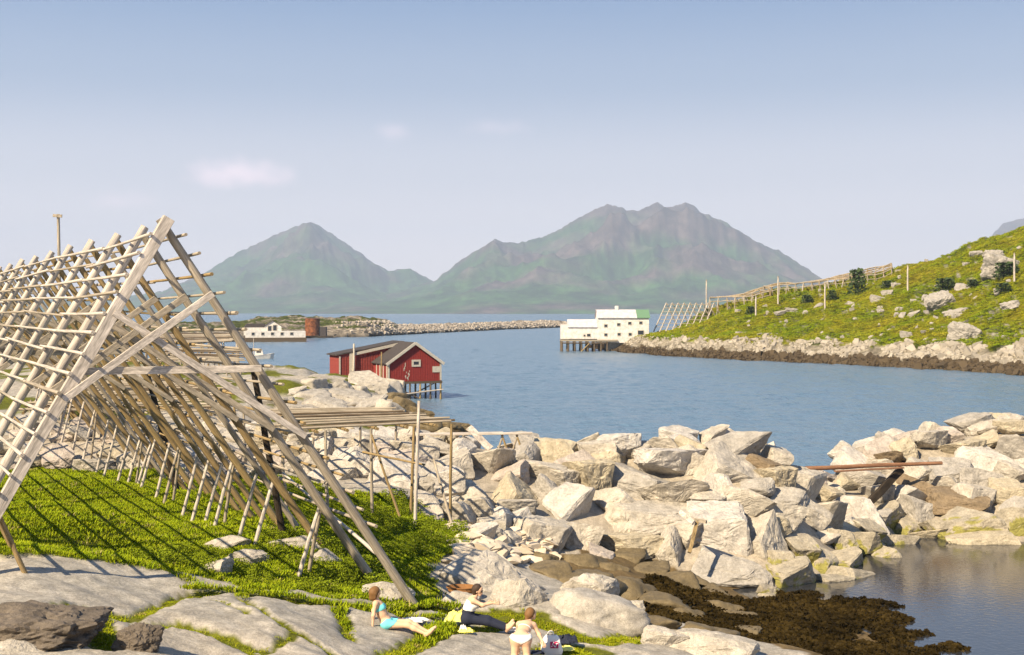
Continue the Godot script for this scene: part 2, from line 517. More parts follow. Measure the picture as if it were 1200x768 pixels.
# outlines seen on the photograph, carried to the ground
func trace(pts: Array) -> PackedVector2Array:
	var r := PackedVector2Array()
	for p in pts:
		var h := hit(p[0], p[1])
		r.append(Vector2(h.x, -h.z))
	return r

var meadow: PackedVector2Array
var strips := []      # polyline, half width

func make_masks() -> void:
	meadow = trace([[0, 652], [60, 654], [150, 663], [215, 672], [262, 682], [300, 692], [360, 697], [430, 704], [480, 707], [512, 694], [500, 668], [520, 650], [548, 642], [545, 612], [500, 590], [440, 580], [380, 572], [300, 550], [60, 540], [-260, 540]])
	meadow.append(Vector2(-40, 40)); meadow.append(Vector2(-22, 26.5))
	for s in [
			[[[160, 722], [175, 709], [215, 694], [250, 692], [300, 696], [355, 702], [385, 707], [430, 712]], 0.17],
			[[[162, 732], [205, 729], [237, 736], [270, 746], [295, 753]], 0.16],
			[[[280, 700], [312, 722], [337, 736], [375, 756], [392, 767]], 0.09],
			[[[280, 752], [305, 760], [340, 741]], 0.11], [[[397, 716], [402, 732], [412, 752]], 0.14],
			[[[195, 668], [215, 678], [240, 687]], 0.05], [[[240, 700], [262, 706], [290, 722]], 0.05],
			[[[450, 768], [480, 758], [497, 750], [512, 743]], 0.26], [[[500, 745], [512, 738], [550, 731], [610, 725], [635, 727], [650, 735], [675, 745], [715, 751], [750, 744], [775, 741]], 0.33],
			[[[430, 714], [470, 710], [500, 706], [537, 712], [585, 715], [630, 721]], 0.3], [[[430, 716], [480, 720], [520, 724]], 0.12], [[[640, 764], [690, 761]], 0.5], [[[660, 722], [700, 730], [715, 735]], 0.1],
			[[[75, 713], [107, 712], [147, 722]], 0.28], [[[112, 722], [120, 740], [125, 755]], 0.3], [[[0, 743], [20, 750], [45, 762]], 0.18]]:
		strips.append([trace(s[0]), s[1]])

func strip_at(p: Vector2) -> float:
	var best := -9.0
	for s in strips:
		var l: PackedVector2Array = s[0]
		for i in l.size() - 1:
			var q := Geometry2D.get_closest_point_to_segment(p, l[i], l[i + 1])
			best = maxf(best, 1.0 - p.distance_to(q) / s[1])
	return best

func cover(x: float, d: float) -> float:     # > 0 where grass grows
	var p := Vector2(x, d)
	var wob := Vector2(noise.get_noise_2d(x * 9.0, d * 9.0), noise.get_noise_2d(d * 9.0, x * 9.0 + 60.0)) * 0.35
	if Geometry2D.is_point_in_polygon(p + wob, meadow): return 2.0
	if d > 19 and d < 34 and x > -14 and x < 6: return strip_at(p + wob * 0.3)
	if d > 60 and d < 190 and bw(x, d) < land(x, d) - 0.2 and land(x, d) > 2.4 and noise.get_noise_2d(x * 1.3, d * 1.3) > 0.02: return 2.0
	return -1.0

func ground_height(x: float, d: float, cov: float) -> float:
	var l := land(x, d); var b := bw(x, d)
	var y := maxf(l, b - 0.35)
	if b - 0.35 < l:
		if cov > 1.5: y += noise.get_noise_2d(x * 2.0, d * 2.0) * 0.12
		else:
			var k := 1.0 if l > 0.4 else 0.5
			y += (noise.get_noise_2d(x * 1.6, d * 1.6 + 50.0) * 0.16 + noise.get_noise_2d(x * 6.0, d * 6.0) * 0.035 + absf(noise.get_noise_2d(x * 3.5 + d * 1.2, d * 4.5)) * -0.12 + fine.get_noise_2d(x * 3.0, d * 3.0) * 0.012) * k
			if cov > -1.0: y -= 0.09 * smoothstep(-0.5, 0.4, cov)
	if d > 62.0: y += noise.get_noise_2d(x * 0.9, d * 0.9) * 0.5 - 0.15 + absf(noise.get_noise_2d(x * 2.5, d * 2.5)) * 0.4
	return y

var gx := PackedFloat32Array()
var gd := PackedFloat32Array()
func lines(spec: Array) -> PackedFloat32Array:
	var r := PackedFloat32Array()
	for s in spec:
		var a: float = s[0]
		while a < s[1] - 0.0001:
			r.append(a); a += s[2]
	r.append(spec[-1][1])
	return r

func make_ground() -> void:
	gx = lines([[-90, -34, 1.4], [-34, -15, 0.4], [-15, 6.5, 0.11], [6.5, 14, 0.25], [14, 30, 0.5], [30, 58, 1.6]])
	gd = lines([[-5, 15, 1.0], [15, 19, 0.4], [19, 33, 0.11], [33, 46, 0.2], [46, 64, 0.4], [64, 150, 0.9], [150, 210, 2.0]])
	var st := SurfaceTool.new(); st.begin(Mesh.PRIMITIVE_TRIANGLES); st.set_smooth_group(0)
	var w := gx.size()
	var rock_c := Vector3(0.56, 0.51, 0.43); var soil := Vector3(0.17, 0.18, 0.015); var mud := Vector3(0.20, 0.14, 0.065); var rub := Vector3(0.54, 0.47, 0.37)
	for d in gd:
		for x in gx:
			var c := cover(x, d)
			var y := ground_height(x, d, c)
			var col := rock_c * (1.0 + 0.25 * noise.get_noise_2d(x * 2.2 + 9, d * 5.0)) + Vector3(0.03, 0.005, -0.02) * noise.get_noise_2d(x * 0.8, d * 0.8 - 40)
			if y < 1.55 + noise.get_noise_2d(x * 3.0, d * 3.0) * 0.8: col = mud * (1.0 + 0.5 * noise.get_noise_2d(x * 4.0, d * 4.0)) * (1.0 if d < 60.0 else 0.6)
			if bw(x, d) - 0.5 > land(x, d): col = rub * (1.0 + 0.3 * noise.get_noise_2d(x * 6.0, d * 6.0))
			if c > 0.0: col = soil * (1.0 + 0.4 * noise.get_noise_2d(x * 5.0, d * 5.0))
			st.set_color(Color(col.x, col.y, col.z))
			st.add_vertex(Vector3(x, y, -d))
	for j in gd.size() - 1:
		for i in w - 1:
			var a := j * w + i
			for q in [a, a + w, a + 1, a + 1, a + w, a + w + 1]: st.add_index(q)
	st.generate_normals()
	tag(put("ground", st.commit(), M.ground, self), "grey sea-worn bedrock with grassy cracks under the drying rack", "ground", "", "structure")

# ------------------------------------------------------------------ grass
func blades(s: int, n: int, spread: float, h: float, w: float, lean: float) -> ArrayMesh:
	var g := RandomNumberGenerator.new(); g.seed = s
	var st := SurfaceTool.new(); st.begin(Mesh.PRIMITIVE_TRIANGLES); st.set_smooth_group(-1)
	for i in n:
		var a := g.randf() * TAU
		var p := Vector3(cos(a), 0, sin(a)) * spread * sqrt(g.randf())
		var b := g.randf() * TAU
		var side := Vector3(cos(b), 0, sin(b)) * w * g.randf_range(0.7, 1.2)
		var hh := h * g.randf_range(0.55, 1.15)
		var out := Vector3(-sin(b), 0, cos(b)) * lean * hh * g.randf_range(-1, 1)
		var m := p + out * 0.35 + Vector3.UP * hh * 0.6
		var t := p + out + Vector3.UP * hh
		quad(st, p - side, p + side, m + side * 0.8, m - side * 0.8)
		tri(st, m - side * 0.8, m + side * 0.8, t)
	st.generate_normals()
	return st.commit()

func leafy(s: int, n: int, h: float, spread: float, leaf: float) -> ArrayMesh:
	var g := RandomNumberGenerator.new(); g.seed = s
	var st := SurfaceTool.new(); st.begin(Mesh.PRIMITIVE_TRIANGLES); st.set_smooth_group(-1)
	for i in n:
		var a := g.randf() * TAU
		var y := h * pow(g.randf(), 0.8)
		var p := Vector3(cos(a), 0, sin(a)) * spread * sqrt(g.randf()) * (1.05 - 0.5 * y / h) + Vector3.UP * y
		var u := Vector3(g.randfn(), g.randfn() * 0.5 + 0.4, g.randfn()).normalized() * leaf * g.randf_range(0.7, 1.3)
		var v := u.cross(Vector3(g.randfn(), g.randfn(), g.randfn())).normalized() * leaf * 0.5
		quad(st, p, p + u * 0.5 + v, p + u, p + u * 0.5 - v)
	st.generate_normals()
	return st.commit()

func scatter(called: String, mesh: Mesh, m: Material, ts: Array, cs: Array, label: String, category: String) -> void:
	var mm := MultiMesh.new()
	mm.transform_format = MultiMesh.TRANSFORM_3D
	mm.use_colors = true
	mm.mesh = mesh
	mm.instance_count = ts.size()
	for i in ts.size():
		mm.set_instance_transform(i, ts[i]); mm.set_instance_color(i, cs[i])
	var o := MultiMeshInstance3D.new()
	o.name = numbered(called); o.multimesh = mm; o.material_override = m
	add_child(o)
	tag(o, label, category, "", "stuff")

func make_grass() -> void:
	var tuft := blades(1, 22, 0.14, 0.075, 0.010, 1.3)
	var ts := []; var cs := []
	var lo := Vector2(99, 99); var hi := -lo
	for p in meadow: lo = lo.min(p); hi = hi.max(p)
	lo.x = maxf(lo.x, -30.0)
	var n := 0
	while n < 75000:
		n += 1
		var x := rng.randf_range(lo.x, hi.x); var d := lo.y + (hi.y - lo.y) * pow(rng.randf(), 1.25)
		if cover(x, d) < 0.5: continue
		var s := rng.randf_range(0.6, 1.1) * (1.0 + d * 0.008) * (1.0 + 0.5 * noise.get_noise_2d(x * 4.0 - 20.0, d * 4.0))
		ts.append(Transform3D(Basis(Vector3.UP, rng.randf() * TAU).scaled(Vector3(s, s * rng.randf_range(0.7, 1.3), s)), Vector3(x, ground_height(x, d, 2.0) - 0.02, -d)))
		cs.append(clump_color())
	for s in strips:
		var l: PackedVector2Array = s[0]
		for i in l.size() - 1:
			var k := int(l[i].distance_to(l[i + 1]) * s[1] * 520.0)
			for q in k:
				var nrm := (l[i + 1] - l[i]).orthogonal().normalized()
				var p: Vector2 = l[i].lerp(l[i + 1], rng.randf()) + nrm * s[1] * clampf(rng.randfn() * 0.45, -1.1, 1.1)
				var sc: float = rng.randf_range(0.35, 0.8) * (0.6 + s[1] * 1.6)
				ts.append(Transform3D(Basis(Vector3.UP, rng.randf() * TAU).scaled(Vector3(sc, sc * rng.randf_range(0.5, 1.1), sc)), Vector3(p.x, ground_height(p.x, p.y, cover(p.x, p.y)) - 0.02, -p.y)))
				cs.append(clump_color() * Color(1.12, 1.0, 1.0))
	scatter("grass", tuft, M.grass, ts, cs, "short bright green grass under the drying rack and in rock cracks", "grass")
	# taller leafy weeds
	var leaf := leafy(4, 70, 0.42, 0.2, 0.06)
	ts = []; cs = []
	var beds := [trace([[262, 668], [300, 688], [360, 694], [430, 700], [470, 702], [508, 690], [490, 660], [520, 645], [545, 640], [540, 612], [470, 585], [400, 590], [330, 600], [300, 640]]), trace([[150, 655], [250, 672], [270, 650], [200, 640]])]
	n = 0
	while n < 9000:
		n += 1
		var x := rng.randf_range(-12.0, 0.0); var d := rng.randf_range(25.0, 46.0)
		var ok := false
		for b in beds:
			if Geometry2D.is_point_in_polygon(Vector2(x, d), b): ok = true
		if not ok or cover(x, d) < 0.5: continue
		if noise.get_noise_2d(x * 4.0, d * 4.0) < -0.25: continue
		var s := rng.randf_range(0.32, 0.78) * (0.8 + noise.get_noise_2d(x * 4.0, d * 4.0))
		ts.append(Transform3D(Basis(Vector3.UP, rng.randf() * TAU).scaled(Vector3(s, s, s)), Vector3(x, ground_height(x, d, 2.0) - 0.03, -d)))
		var g := rng.randf_range(0.75, 1.2)
		cs.append(Color(0.15 * g, 0.19 * g, 0.012 * g))
	scatter("weeds", leaf, M.weed, ts, cs, "tall leafy green weeds around the feet of the drying rack", "plants")

func clump_color() -> Color:      # each clump its own green, a few dry
	if rng.randf() < 0.03: return Color(0.32, 0.27, 0.11)
	var k := rng.randf()
	return Color(lerpf(0.16, 0.27, k), lerpf(0.23, 0.30, k), lerpf(0.008, 0.013, k))

# ------------------------------------------------------------------ boulders
var blocks := []
var rounds := []
var stains := []
var crags := []
var slabs := []

func boulder(called: String, mesh: Mesh, m: Material, at: Vector3, size: Vector3, yaw: float, lean: float, label: String, category: String, group: String) -> MeshInstance3D:
	var b := Basis(Vector3.UP, yaw) * Basis(Vector3.BACK, lean)
	b = b * Basis.from_scale(size)
	var o := put(called, mesh, m, self, Transform3D(b, at))
	tag(o, label, category, group)
	return o

func block_label(tone: String, at: Vector3, size: Vector3) -> String:
	var tones := {"pale": "pale", "cream": "yellowish", "grey": "grey", "brown": "dark brown", "rose": "pinkish", "white": "bright white", "algae": "algae stained"}
	var w := maxf(size.x, size.y)
	var big := "large " if w > 2.1 else ("" if w > 1.3 else "small ")
	var form := "flat " if size.y / size.x < 0.48 else ("upright " if size.y / size.x > 0.9 else "")
	var i := 0
	while i < BW.size() - 2 and at.x > BW[i + 1][0]: i += 1
	var t := clampf((at.x - BW[i][0]) / (BW[i + 1][0] - BW[i][0]), 0, 1)
	var td := lerpf(BW[i][1], BW[i + 1][1], t); var kd := lerpf(BW[i][3], BW[i + 1][3], t)
	var f := (-at.z - td) / (kd - td)
	var level := "at the foot of" if f < 0.3 else ("halfway up" if f < 0.75 else "on the crest of")
	var arm := "the boulder breakwater"
	if at.x < -3.0: arm = "the breakwater behind the drying racks"
	elif at.x > 16.5: arm = "the breakwater arm past the bridge log"
	elif at.x > 11.5: arm = "the breakwater near the bridge log gap"
	elif at.x > 5.0: arm = "the breakwater facing the seaweed"
	return big + form + tones[tone] + " block " + level + " " + arm

func make_breakwater() -> void:
	var B := [
		[511, 523, 40, 18, "pale"], [530, 548, 46, 36, "pale"], [574, 546, 52, 36, "pale"], [615, 536, 38, 28, "grey"], [654, 533, 44, 28, "cream"], [631, 554, 60, 20, "pale"], [605, 582, 50, 42, "cream"], [641, 576, 32, 32, "grey"], [688, 566, 56, 46, "cream"], [667, 595, 54, 42, "white"],
		[750, 566, 76, 42, "grey"], [725, 592, 50, 32, "pale"], [758, 612, 100, 38, "pale"], [738, 640, 66, 28, "cream"], [641, 634, 70, 40, "pale"], [688, 634, 40, 40, "pale"], [506, 566, 36, 36, "grey"], [545, 580, 40, 28, "pale"], [560, 600, 44, 30, "pale"], [520, 595, 30, 24, "pale"], [575, 622, 30, 22, "pale"], [590, 610, 34, 26, "white"],
		[788, 548, 78, 36, "white"], [791, 581, 76, 36, "pale"], [846, 625, 68, 56, "white"], [898, 635, 52, 56, "pale"], [856, 669, 86, 40, "grey"], [929, 680, 60, 44, "algae"], [963, 612, 54, 46, "pale"], [786, 646, 34, 42, "pale"], [846, 578, 36, 38, "white"], [874, 596, 54, 38, "pale"], [856, 552, 72, 50, "pale"], [893, 547, 46, 24, "brown"], [908, 568, 46, 34, "cream"], [867, 523, 72, 24, "grey"], [815, 524, 40, 20, "cream"], [812, 540, 42, 30, "pale"], [911, 537, 30, 24, "pale"], [930, 552, 30, 14, "grey"], [940, 572, 54, 38, "pale"], [921, 606, 44, 32, "pale"], [924, 588, 44, 28, "grey"], [830, 600, 36, 24, "grey"], [780, 524, 40, 20, "pale"], [745, 528, 44, 22, "pale"], [700, 532, 44, 24, "pale"], [720, 540, 46, 24, "cream"],
		[943, 648, 34, 28, "algae"], [966, 660, 32, 26, "algae"], [986, 637, 36, 30, "algae"], [996, 661, 44, 28, "algae"], [919, 662, 34, 24, "algae"], [1040, 655, 36, 26, "algae"], [1012, 640, 40, 28, "algae"], [980, 686, 40, 16, "algae"],
		[1009, 606, 56, 40, "white"], [1012, 569, 46, 32, "grey"], [996, 566, 30, 18, "cream"], [972, 580, 34, 22, "cream"], [1030, 584, 34, 26, "grey"], [1052, 584, 34, 30, "cream"], [1080, 572, 44, 30, "brown"], [1053, 563, 36, 24, "grey"], [1119, 590, 72, 30, "brown"], [1076, 600, 34, 34, "grey"], [1150, 586, 54, 28, "pale"], [1152, 566, 42, 30, "grey"], [1116, 556, 52, 32, "grey"], [1160, 546, 56, 40, "white"], [1194, 530, 40, 36, "grey"], [1163, 501, 30, 16, "pale"], [1187, 502, 30, 16, "cream"], [1067, 529, 38, 26, "cream"], [1092, 519, 36, 24, "pale"], [1043, 537, 30, 16, "brown"], [1184, 582, 34, 32, "cream"], [1145, 614, 72, 28, "algae"], [1196, 616, 44, 34, "algae"], [1158, 636, 80, 22, "cream"], [1095, 630, 46, 16, "cream"], [1067, 620, 34, 22, "algae"], [1108, 621, 44, 20, "algae"], [1043, 608, 44, 30, "algae"], [1085, 552, 50, 24, "pale"], [1188, 556, 40, 28, "pale"], [1132, 530, 44, 20, "cream"], [1196, 600, 36, 26, "grey"], [1016, 625, 36, 24, "algae"],
		[420, 548, 60, 40, "white"], [458, 562, 60, 48, "white"], [484, 532, 50, 30, "pale"], [440, 527, 50, 26, "pale"], [400, 527, 50, 28, "pale"], [392, 560, 46, 38, "pale"], [496, 600, 40, 36, "pale"], [535, 606, 44, 32, "pale"], [560, 626, 40, 26, "white"], [520, 570, 44, 34, "white"], [600, 638, 50, 26, "pale"], [360, 520, 44, 22, "pale"], [320, 522, 44, 22, "cream"], [280, 520, 44, 22, "pale"], [350, 545, 44, 26, "pale"], [305, 540, 40, 20, "pale"]]
	var i := 0
	var seen := []
	for b in B:
		i += 1
		var h := hit(b[0], b[1], 36.0)
		var d := -h.z
		var w: float = b[2] / F * d * 1.2; var hh: float = b[3] / F * d * 1.3
		var dp := sqrt(w * hh) * 1.1
		var yaw := rng.randf_range(-0.25, 0.25) + (PI if i % 2 else 0.0)
		var at := h + Vector3(0, -hh * 0.04, -dp * 0.22)
		boulder("breakwater_boulder", blocks[i % blocks.size()] if b[4] != "algae" else stains[i % 8], M[b[4]] if b[4] != "algae" else M.stained, at, Vector3(w, hh, dp), yaw, rng.randf_range(-0.12, 0.12), block_label(b[4], at, Vector3(w, hh, dp)), "boulder", "boulders of the breakwater")
		seen.append([at, maxf(w, hh)])
	# smaller blocks that fill between
	var n := 0; var tries := 0
	while n < 175 and tries < 4000:
		tries += 1
		var x := rng.randf_range(-24.0, 27.0); var d := rng.randf_range(42.0, 66.0)
		var y := bw(x, d)
		if y < land(x, d) - 0.1 or y < -0.3: continue
		if absf(x / d) > 0.42: continue
		var near := false
		for s in seen:
			if s[0].distance_to(Vector3(x, y, -d)) < s[1] * 0.42: near = true; break
		if near: continue
		var s := rng.randf_range(0.9, 1.8)
		var tone: String = ["pale", "pale", "cream", "rose", "grey", "white", "rose"][rng.randi() % 7]
		if y < 0.9: tone = "algae"
		var at := Vector3(x, y - 0.15, -d)
		var sv := Vector3(s * rng.randf_range(1.0, 1.5), s * rng.randf_range(0.6, 0.9), s)
		boulder("breakwater_boulder", blocks[rng.randi() % blocks.size()] if tone != "algae" else stains[rng.randi() % 8], M[tone] if tone != "algae" else M.stained, at, sv, rng.randf() * TAU, rng.randf_range(-0.3, 0.3), block_label(tone, at, sv), "boulder", "boulders of the breakwater")
		seen.append([at, s])
		n += 1
	# rounded brown rocks of the low shore
	for b in [[688, 660, 56, 26], [634, 657, 46, 22], [735, 655, 42, 24], [640, 672, 60, 26], [690, 690, 90, 44], [740, 700, 70, 50], [790, 690, 60, 40], [760, 672, 50, 24], [830, 700, 50, 26], [800, 725, 54, 30], [860, 725, 60, 22], [845, 752, 50, 26], [770, 735, 50, 26], [720, 668, 36, 20], [905, 712, 40, 14], [880, 745, 40, 18], [820, 745, 60, 30], [845, 715, 56, 26], [780, 712, 64, 34], [815, 690, 44, 24], [735, 690, 50, 30]]:
		var h := hit(b[0], b[1], 30.0)
		var d := -h.z
		var w: float = b[2] / F * d * 1.1; var hh: float = b[3] / F * d * 1.0
		boulder("shore_rock", rounds[rng.randi() % rounds.size()], M.wet, h + Vector3(0, -hh * 0.1, -w * 0.2), Vector3(w, hh, w), rng.randf_range(-0.4, 0.4), rng.randf_range(-0.1, 0.1), "rounded brown stained rock at the foot of the breakwater", "rock", "brown rocks of the low shore")
	# rocks of the point below the boathouse: px, v, w, h
	for b in [[430, 452, 44, 22], [448, 462, 40, 22], [405, 470, 60, 18], [380, 478, 50, 16], [432, 476, 36, 18], [452, 484, 38, 22], [470, 476, 30, 16], [360, 468, 44, 16], [345, 482, 40, 14], [415, 488, 44, 14], [395, 455, 36, 14], [365, 452, 30, 12], [420, 462, 26, 14], [490, 486, 30, 14], [478, 494, 36, 14], [508, 490, 26, 12], [522, 498, 30, 10], [500, 500, 34, 12], [535, 500, 26, 9], [462, 470, 26, 14], [340, 462, 30, 12], [325, 475, 34, 12], [515, 482, 20, 8], [455, 455, 30, 16]]:
		var h := hit(b[0], b[1], 70.0)
		var d := -h.z
		var w: float = b[2] / F * d * 1.25; var hh: float = b[3] / F * d * 1.7
		var low: bool = b[0] > 460
		boulder("point_rock", pick(rounds) if rng.randf() < 0.5 else pick(blocks), M.wet if low else pick([M.grey, M.slab, M.pale]), h + Vector3(0, -hh * 0.08, -w * 0.2), Vector3(w, hh, w * 0.8), rng.randf_range(-0.3, 0.3), rng.randf_range(-0.1, 0.1), "dark wave-worn rock at the water below the boathouse stilts" if low else "pale rock on the slope below the red boathouse", "rock", "rocks of the boathouse point")
	# pebble rubble where the grass meets the breakwater
	var ts := []; var cs := []
	for k in 1500:
		var x := rng.randf_range(-24, 26); var d := rng.randf_range(42, 64)
		var y := bw(x, d)
		if y < land(x, d) - 0.3 or y < 0.1: continue
		var s := rng.randf_range(0.12, 0.5)
		var g := rng.randf_range(0.75, 1.15)
		ts.append(Transform3D(Basis.from_euler(Vector3(rng.randf() * 6, rng.randf() * 6, rng.randf() * 6)).scaled(Vector3.ONE * s), Vector3(x, y - 0.6, -d)))
		cs.append(Color(0.40 * g, 0.36 * g, 0.30 * g))
	for k in 150:
		var h := hit(rng.randf_range(530, 650), rng.randf_range(618, 660), 30)
		var s := rng.randf_range(0.2, 0.8)
		var g := rng.randf_range(0.75, 1.15)
		ts.append(Transform3D(Basis.from_euler(Vector3(rng.randf(), rng.randf() * 6, rng.randf())).scaled(Vector3(s, s * 0.6, s)), h))
		cs.append(Color(0.55 * g, 0.47 * g, 0.36 * g))
	var mm := mat(Color.WHITE, 0.95); mm.vertex_color_use_as_albedo = true
	scatter("rubble", block_mesh(77, 3, 0.05, 0.05, 0.5), mm, ts, cs, "small pale broken stones lying between the breakwater boulders", "rubble")

func make_near_rocks() -> void:
	# the rocks beside the picnic, px, v, w, h, depth factor, tone, style, label
	var R := [
		[565, 672, 130, 52, 0.7, "slab", 1, "broad pale rock behind the picnic with rack shadows across it"], [610, 697, 66, 40, 0.8, "slab", 1, "low grey rock between the broad rock and the peaked rock"], [690, 716, 140, 46, 0.7, "slab", 2, "large peaked pale rock beside the picnic grass"],
		[690, 690, 70, 40, 0.8, "pale", 1, "smooth pale rock standing behind the large peaked rock"], [738, 715, 36, 26, 1.0, "pale", 1, "small pinkish rock at the foot of the peaked rock"], [830, 764, 120, 34, 0.8, "pale", 1, "long pale slab at the edge of the seaweed"], [780, 748, 60, 26, 0.8, "slab", 1, "pale rock slab at the end of the grass strip"],
		[455, 695, 60, 24, 0.8, "slab", 1, "low mossy grey rock behind the girl in turquoise"], [378, 654, 42, 22, 0.9, "slab", 1, "pale stone among the weeds under the rack"], [264, 640, 54, 20, 0.8, "slab", 0, "flat stone among grass by a rack strut"], [250, 664, 40, 22, 0.8, "slab", 0, "square stone at the edge of the rack meadow"], [288, 654, 48, 22, 0.8, "slab", 1, "round stone below the flat stone in the meadow"], [340, 638, 70, 18, 0.6, "slab", 0, "long low stone lying beneath the dark rack post"], [540, 702, 44, 16, 0.8, "slab", 1, "low grey rock under the wicker basket"],
		[30, 738, 170, 60, 0.8, "lichen", 1, "large dark lichen covered rock on the bedrock slab"], [160, 750, 54, 40, 0.8, "lichen", 1, "small dark rock leaning beside a grass tuft"], [12, 764, 80, 22, 0.5, "slab", 1, "pale rock below the dark lichen covered rock"]]
	var k := 0
	for b in R:
		k += 1
		var h := hit(b[0], minf(b[1] + b[3] * 0.25, 767.0))
		var d := -h.z
		var w: float = b[2] / F * d * 1.08; var hh: float = b[3] / F * d * 1.25; var dp: float = w * b[4]
		boulder("rock", (crags[k % crags.size()] if b[5] == "lichen" else slabs[k % slabs.size()]) if b[6] == 1 else (blocks[k % blocks.size()] if b[6] == 0 else rounds[3]), M[b[5]], h + Vector3(0, hh * 0.04, -dp * 0.25), Vector3(w, hh, dp), rng.randf_range(-0.2, 0.2), rng.randf_range(-0.06, 0.06), b[7], "rock", "rocks around the picnic place")

# ------------------------------------------------------------------ the tall drying rack
var LOG := []
var PLANK := []
func pick(a: Array) -> Variant:
	return a[rng.randi() % a.size()]

func make_rack() -> void:
	var A := pd(192, 262, 26.0)
	var along := Vector3(-0.466, 0, -0.885)
	var cross := Vector3(0.885, 0, -0.466)
	var base := Vector3(A.x, surf(A.x, -A.z), A.z)
	var t := thing("fish_drying_rack", base, "tall A-frame fish drying rack of weathered poles standing on grass", "drying rack")
	var L := [0.0, 2.2, 5.2, 8.7, 12.2, 15.8, 19.4, 23.0, 26.6, 30.2, 33.8, 37.4, 41.0, 44.6]
	var SR := 1.518; var SL := 1.76
	var K := []          # per frame: apex, right foot, left foot
	for i in L.size():
		var ap: Vector3 = A + along * L[i] + Vector3(0, rng.randf_range(-0.05, 0.03) if i else 0.0, 0)
		var e := [ap]
		for side in [1.0, -1.0]:
			var s := 2.0
			while s < 6.2:
				var q: Vector3 = ap + cross * side * s
				if ap.y - s * (SR if side > 0 else SL) < surf(q.x, -q.z) - 0.1: break
				s += 0.03
			var foot: Vector3 = ap + cross * side * s
			foot.y = ap.y - s * (SR if side > 0 else SL)
			e.append(foot)
		K.append(e)
	for i in L.size():
		var ap: Vector3 = K[i][0]; var rf: Vector3 = K[i][1]; var lf: Vector3 = K[i][2]
		var up_r := (ap - rf).normalized(); var up_l := (ap - lf).normalized()
		# right leg: a round log; left leg: pale, squared
		var thick := 0.105 if i > 1 else 0.11
		beam("leg", pick(LOG), M.wood_grey if i < 2 else (M.wood_bark if i % 3 else M.wood_ochre), t, rf - base, ap + up_r * (0.12 if i == 0 else -0.06) - base + along * 0.1, thick)
		beam("leg", pick(PLANK) if i == 0 else pick(LOG), M.wood_pale, t, lf - base, ap + up_l * (0.1 if i else 0.12) - base - along * 0.12, 0.115 if i else 0.12, 0.085 if i == 0 else 0.095, along)
		if i in [0, 1, 2, 4, 6, 8, 10]:
			var wood: Material = M.wood_pale if i == 0 else M.wood_grey
			var fr := -along * (0.16 if i == 0 else 0.13)
			var l1: Vector3 = ap.lerp(lf, 0.315 * 6.0 / (ap.y - lf.y)); var r1: Vector3 = ap.lerp(rf, 4.45 / (ap.y - rf.y))
			var r2: Vector3 = ap.lerp(rf, 1.42 / (ap.y - rf.y)); var l2: Vector3 = ap.lerp(lf, 3.5 / (ap.y - lf.y))
			beam("brace", pick(PLANK), wood, t, l1 + fr - base - up_l * -0.1, r1 + fr - base, 0.07, 0.03, along)
			beam("brace", pick(PLANK), wood, t, l2 + fr * 1.45 - base, r2 + fr * 1.45 - base, 0.075, 0.03, along)
			if i % 4 == 0:
				var l3: Vector3 = ap.lerp(lf, 2.98 / (ap.y - lf.y)); var r3: Vector3 = ap.lerp(rf, 2.98 / (ap.y - rf.y))
				beam("tie_beam", pick(PLANK), wood, t, l3.lerp(r3, 0.03) - base + along * 0.14, r3 + fr * 1.0 - base, 0.075, 0.04, along)
		# struts that prop the right legs, and pegs that hold the slats
		if i >= 1:
			var top: Vector3 = ap.lerp(rf, 1.0 - 2.0 / (ap.y - rf.y))
			var bot := rf - cross * 2.0 + Vector3(0, 0, 0)
			bot.y = surf(bot.x, -bot.z) - 0.15
			beam("strut", pick(LOG), M.wood_pale if i != 5 else M.wood_grey, t, bot - base, top + cross * -0.1 - base + along * 0.12, 0.055)
			if i % 2 == 1:
				var b2 := bot + along * 0.7 + cross * 0.5
				b2.y = surf(b2.x, -b2.z) - 0.15
				beam("strut", pick(LOG), M.wood_grey, t, b2 - base, top - base + along * 0.25, 0.05)
		if i < 9:
			var top2: Vector3 = ap.lerp(lf, 1.0 - 1.3 / (ap.y - lf.y)); var bot2 := lf + cross * 1.3
			bot2.y = surf(bot2.x, -bot2.z) - 0.15
			beam("strut", pick(LOG), M.wood_bark, t, bot2 - base, top2 - base + along * 0.15, 0.055)
	# lighter rafters between the frames, each with its prop
	for i in range(2, L.size() - 1):
		var a2: Vector3 = (K[i][0] as Vector3).lerp(K[i + 1][0], rng.randf_range(0.42, 0.58))
		var f2: Vector3 = (K[i][1] as Vector3).lerp(K[i + 1][1], rng.randf_range(0.42, 0.58))
		f2.y = surf(f2.x, -f2.z) - 0.1
		var u2 := (a2 - f2).normalized()
		beam("leg", pick(LOG), pick([M.wood_bark, M.wood_grey, M.wood_ochre]), t, f2 - base, a2 - u2 * 0.4 - base, 0.085)
		var tp := f2 + u2 * 2.3
		var bt := f2 - cross * 1.9
		bt.y = surf(bt.x, -bt.z) - 0.15
		beam("strut", pick(LOG), M.wood_pale, t, bt - base, tp - cross * 0.1 - base, 0.055)
	# dark posts
	for q in [[333, 618, 33.8, 295, 425, 33.4, 0.095], [208, 570, 46.5, 173, 440, 46.0, 0.12]]:
		var f := pd(q[0], q[1], q[2])
		f.y = surf(f.x, q[2]) - 0.15
		beam("post", LOG[0], M.wood_dark, t, f - base, pd(q[3], q[4], q[5]) - base, q[6])
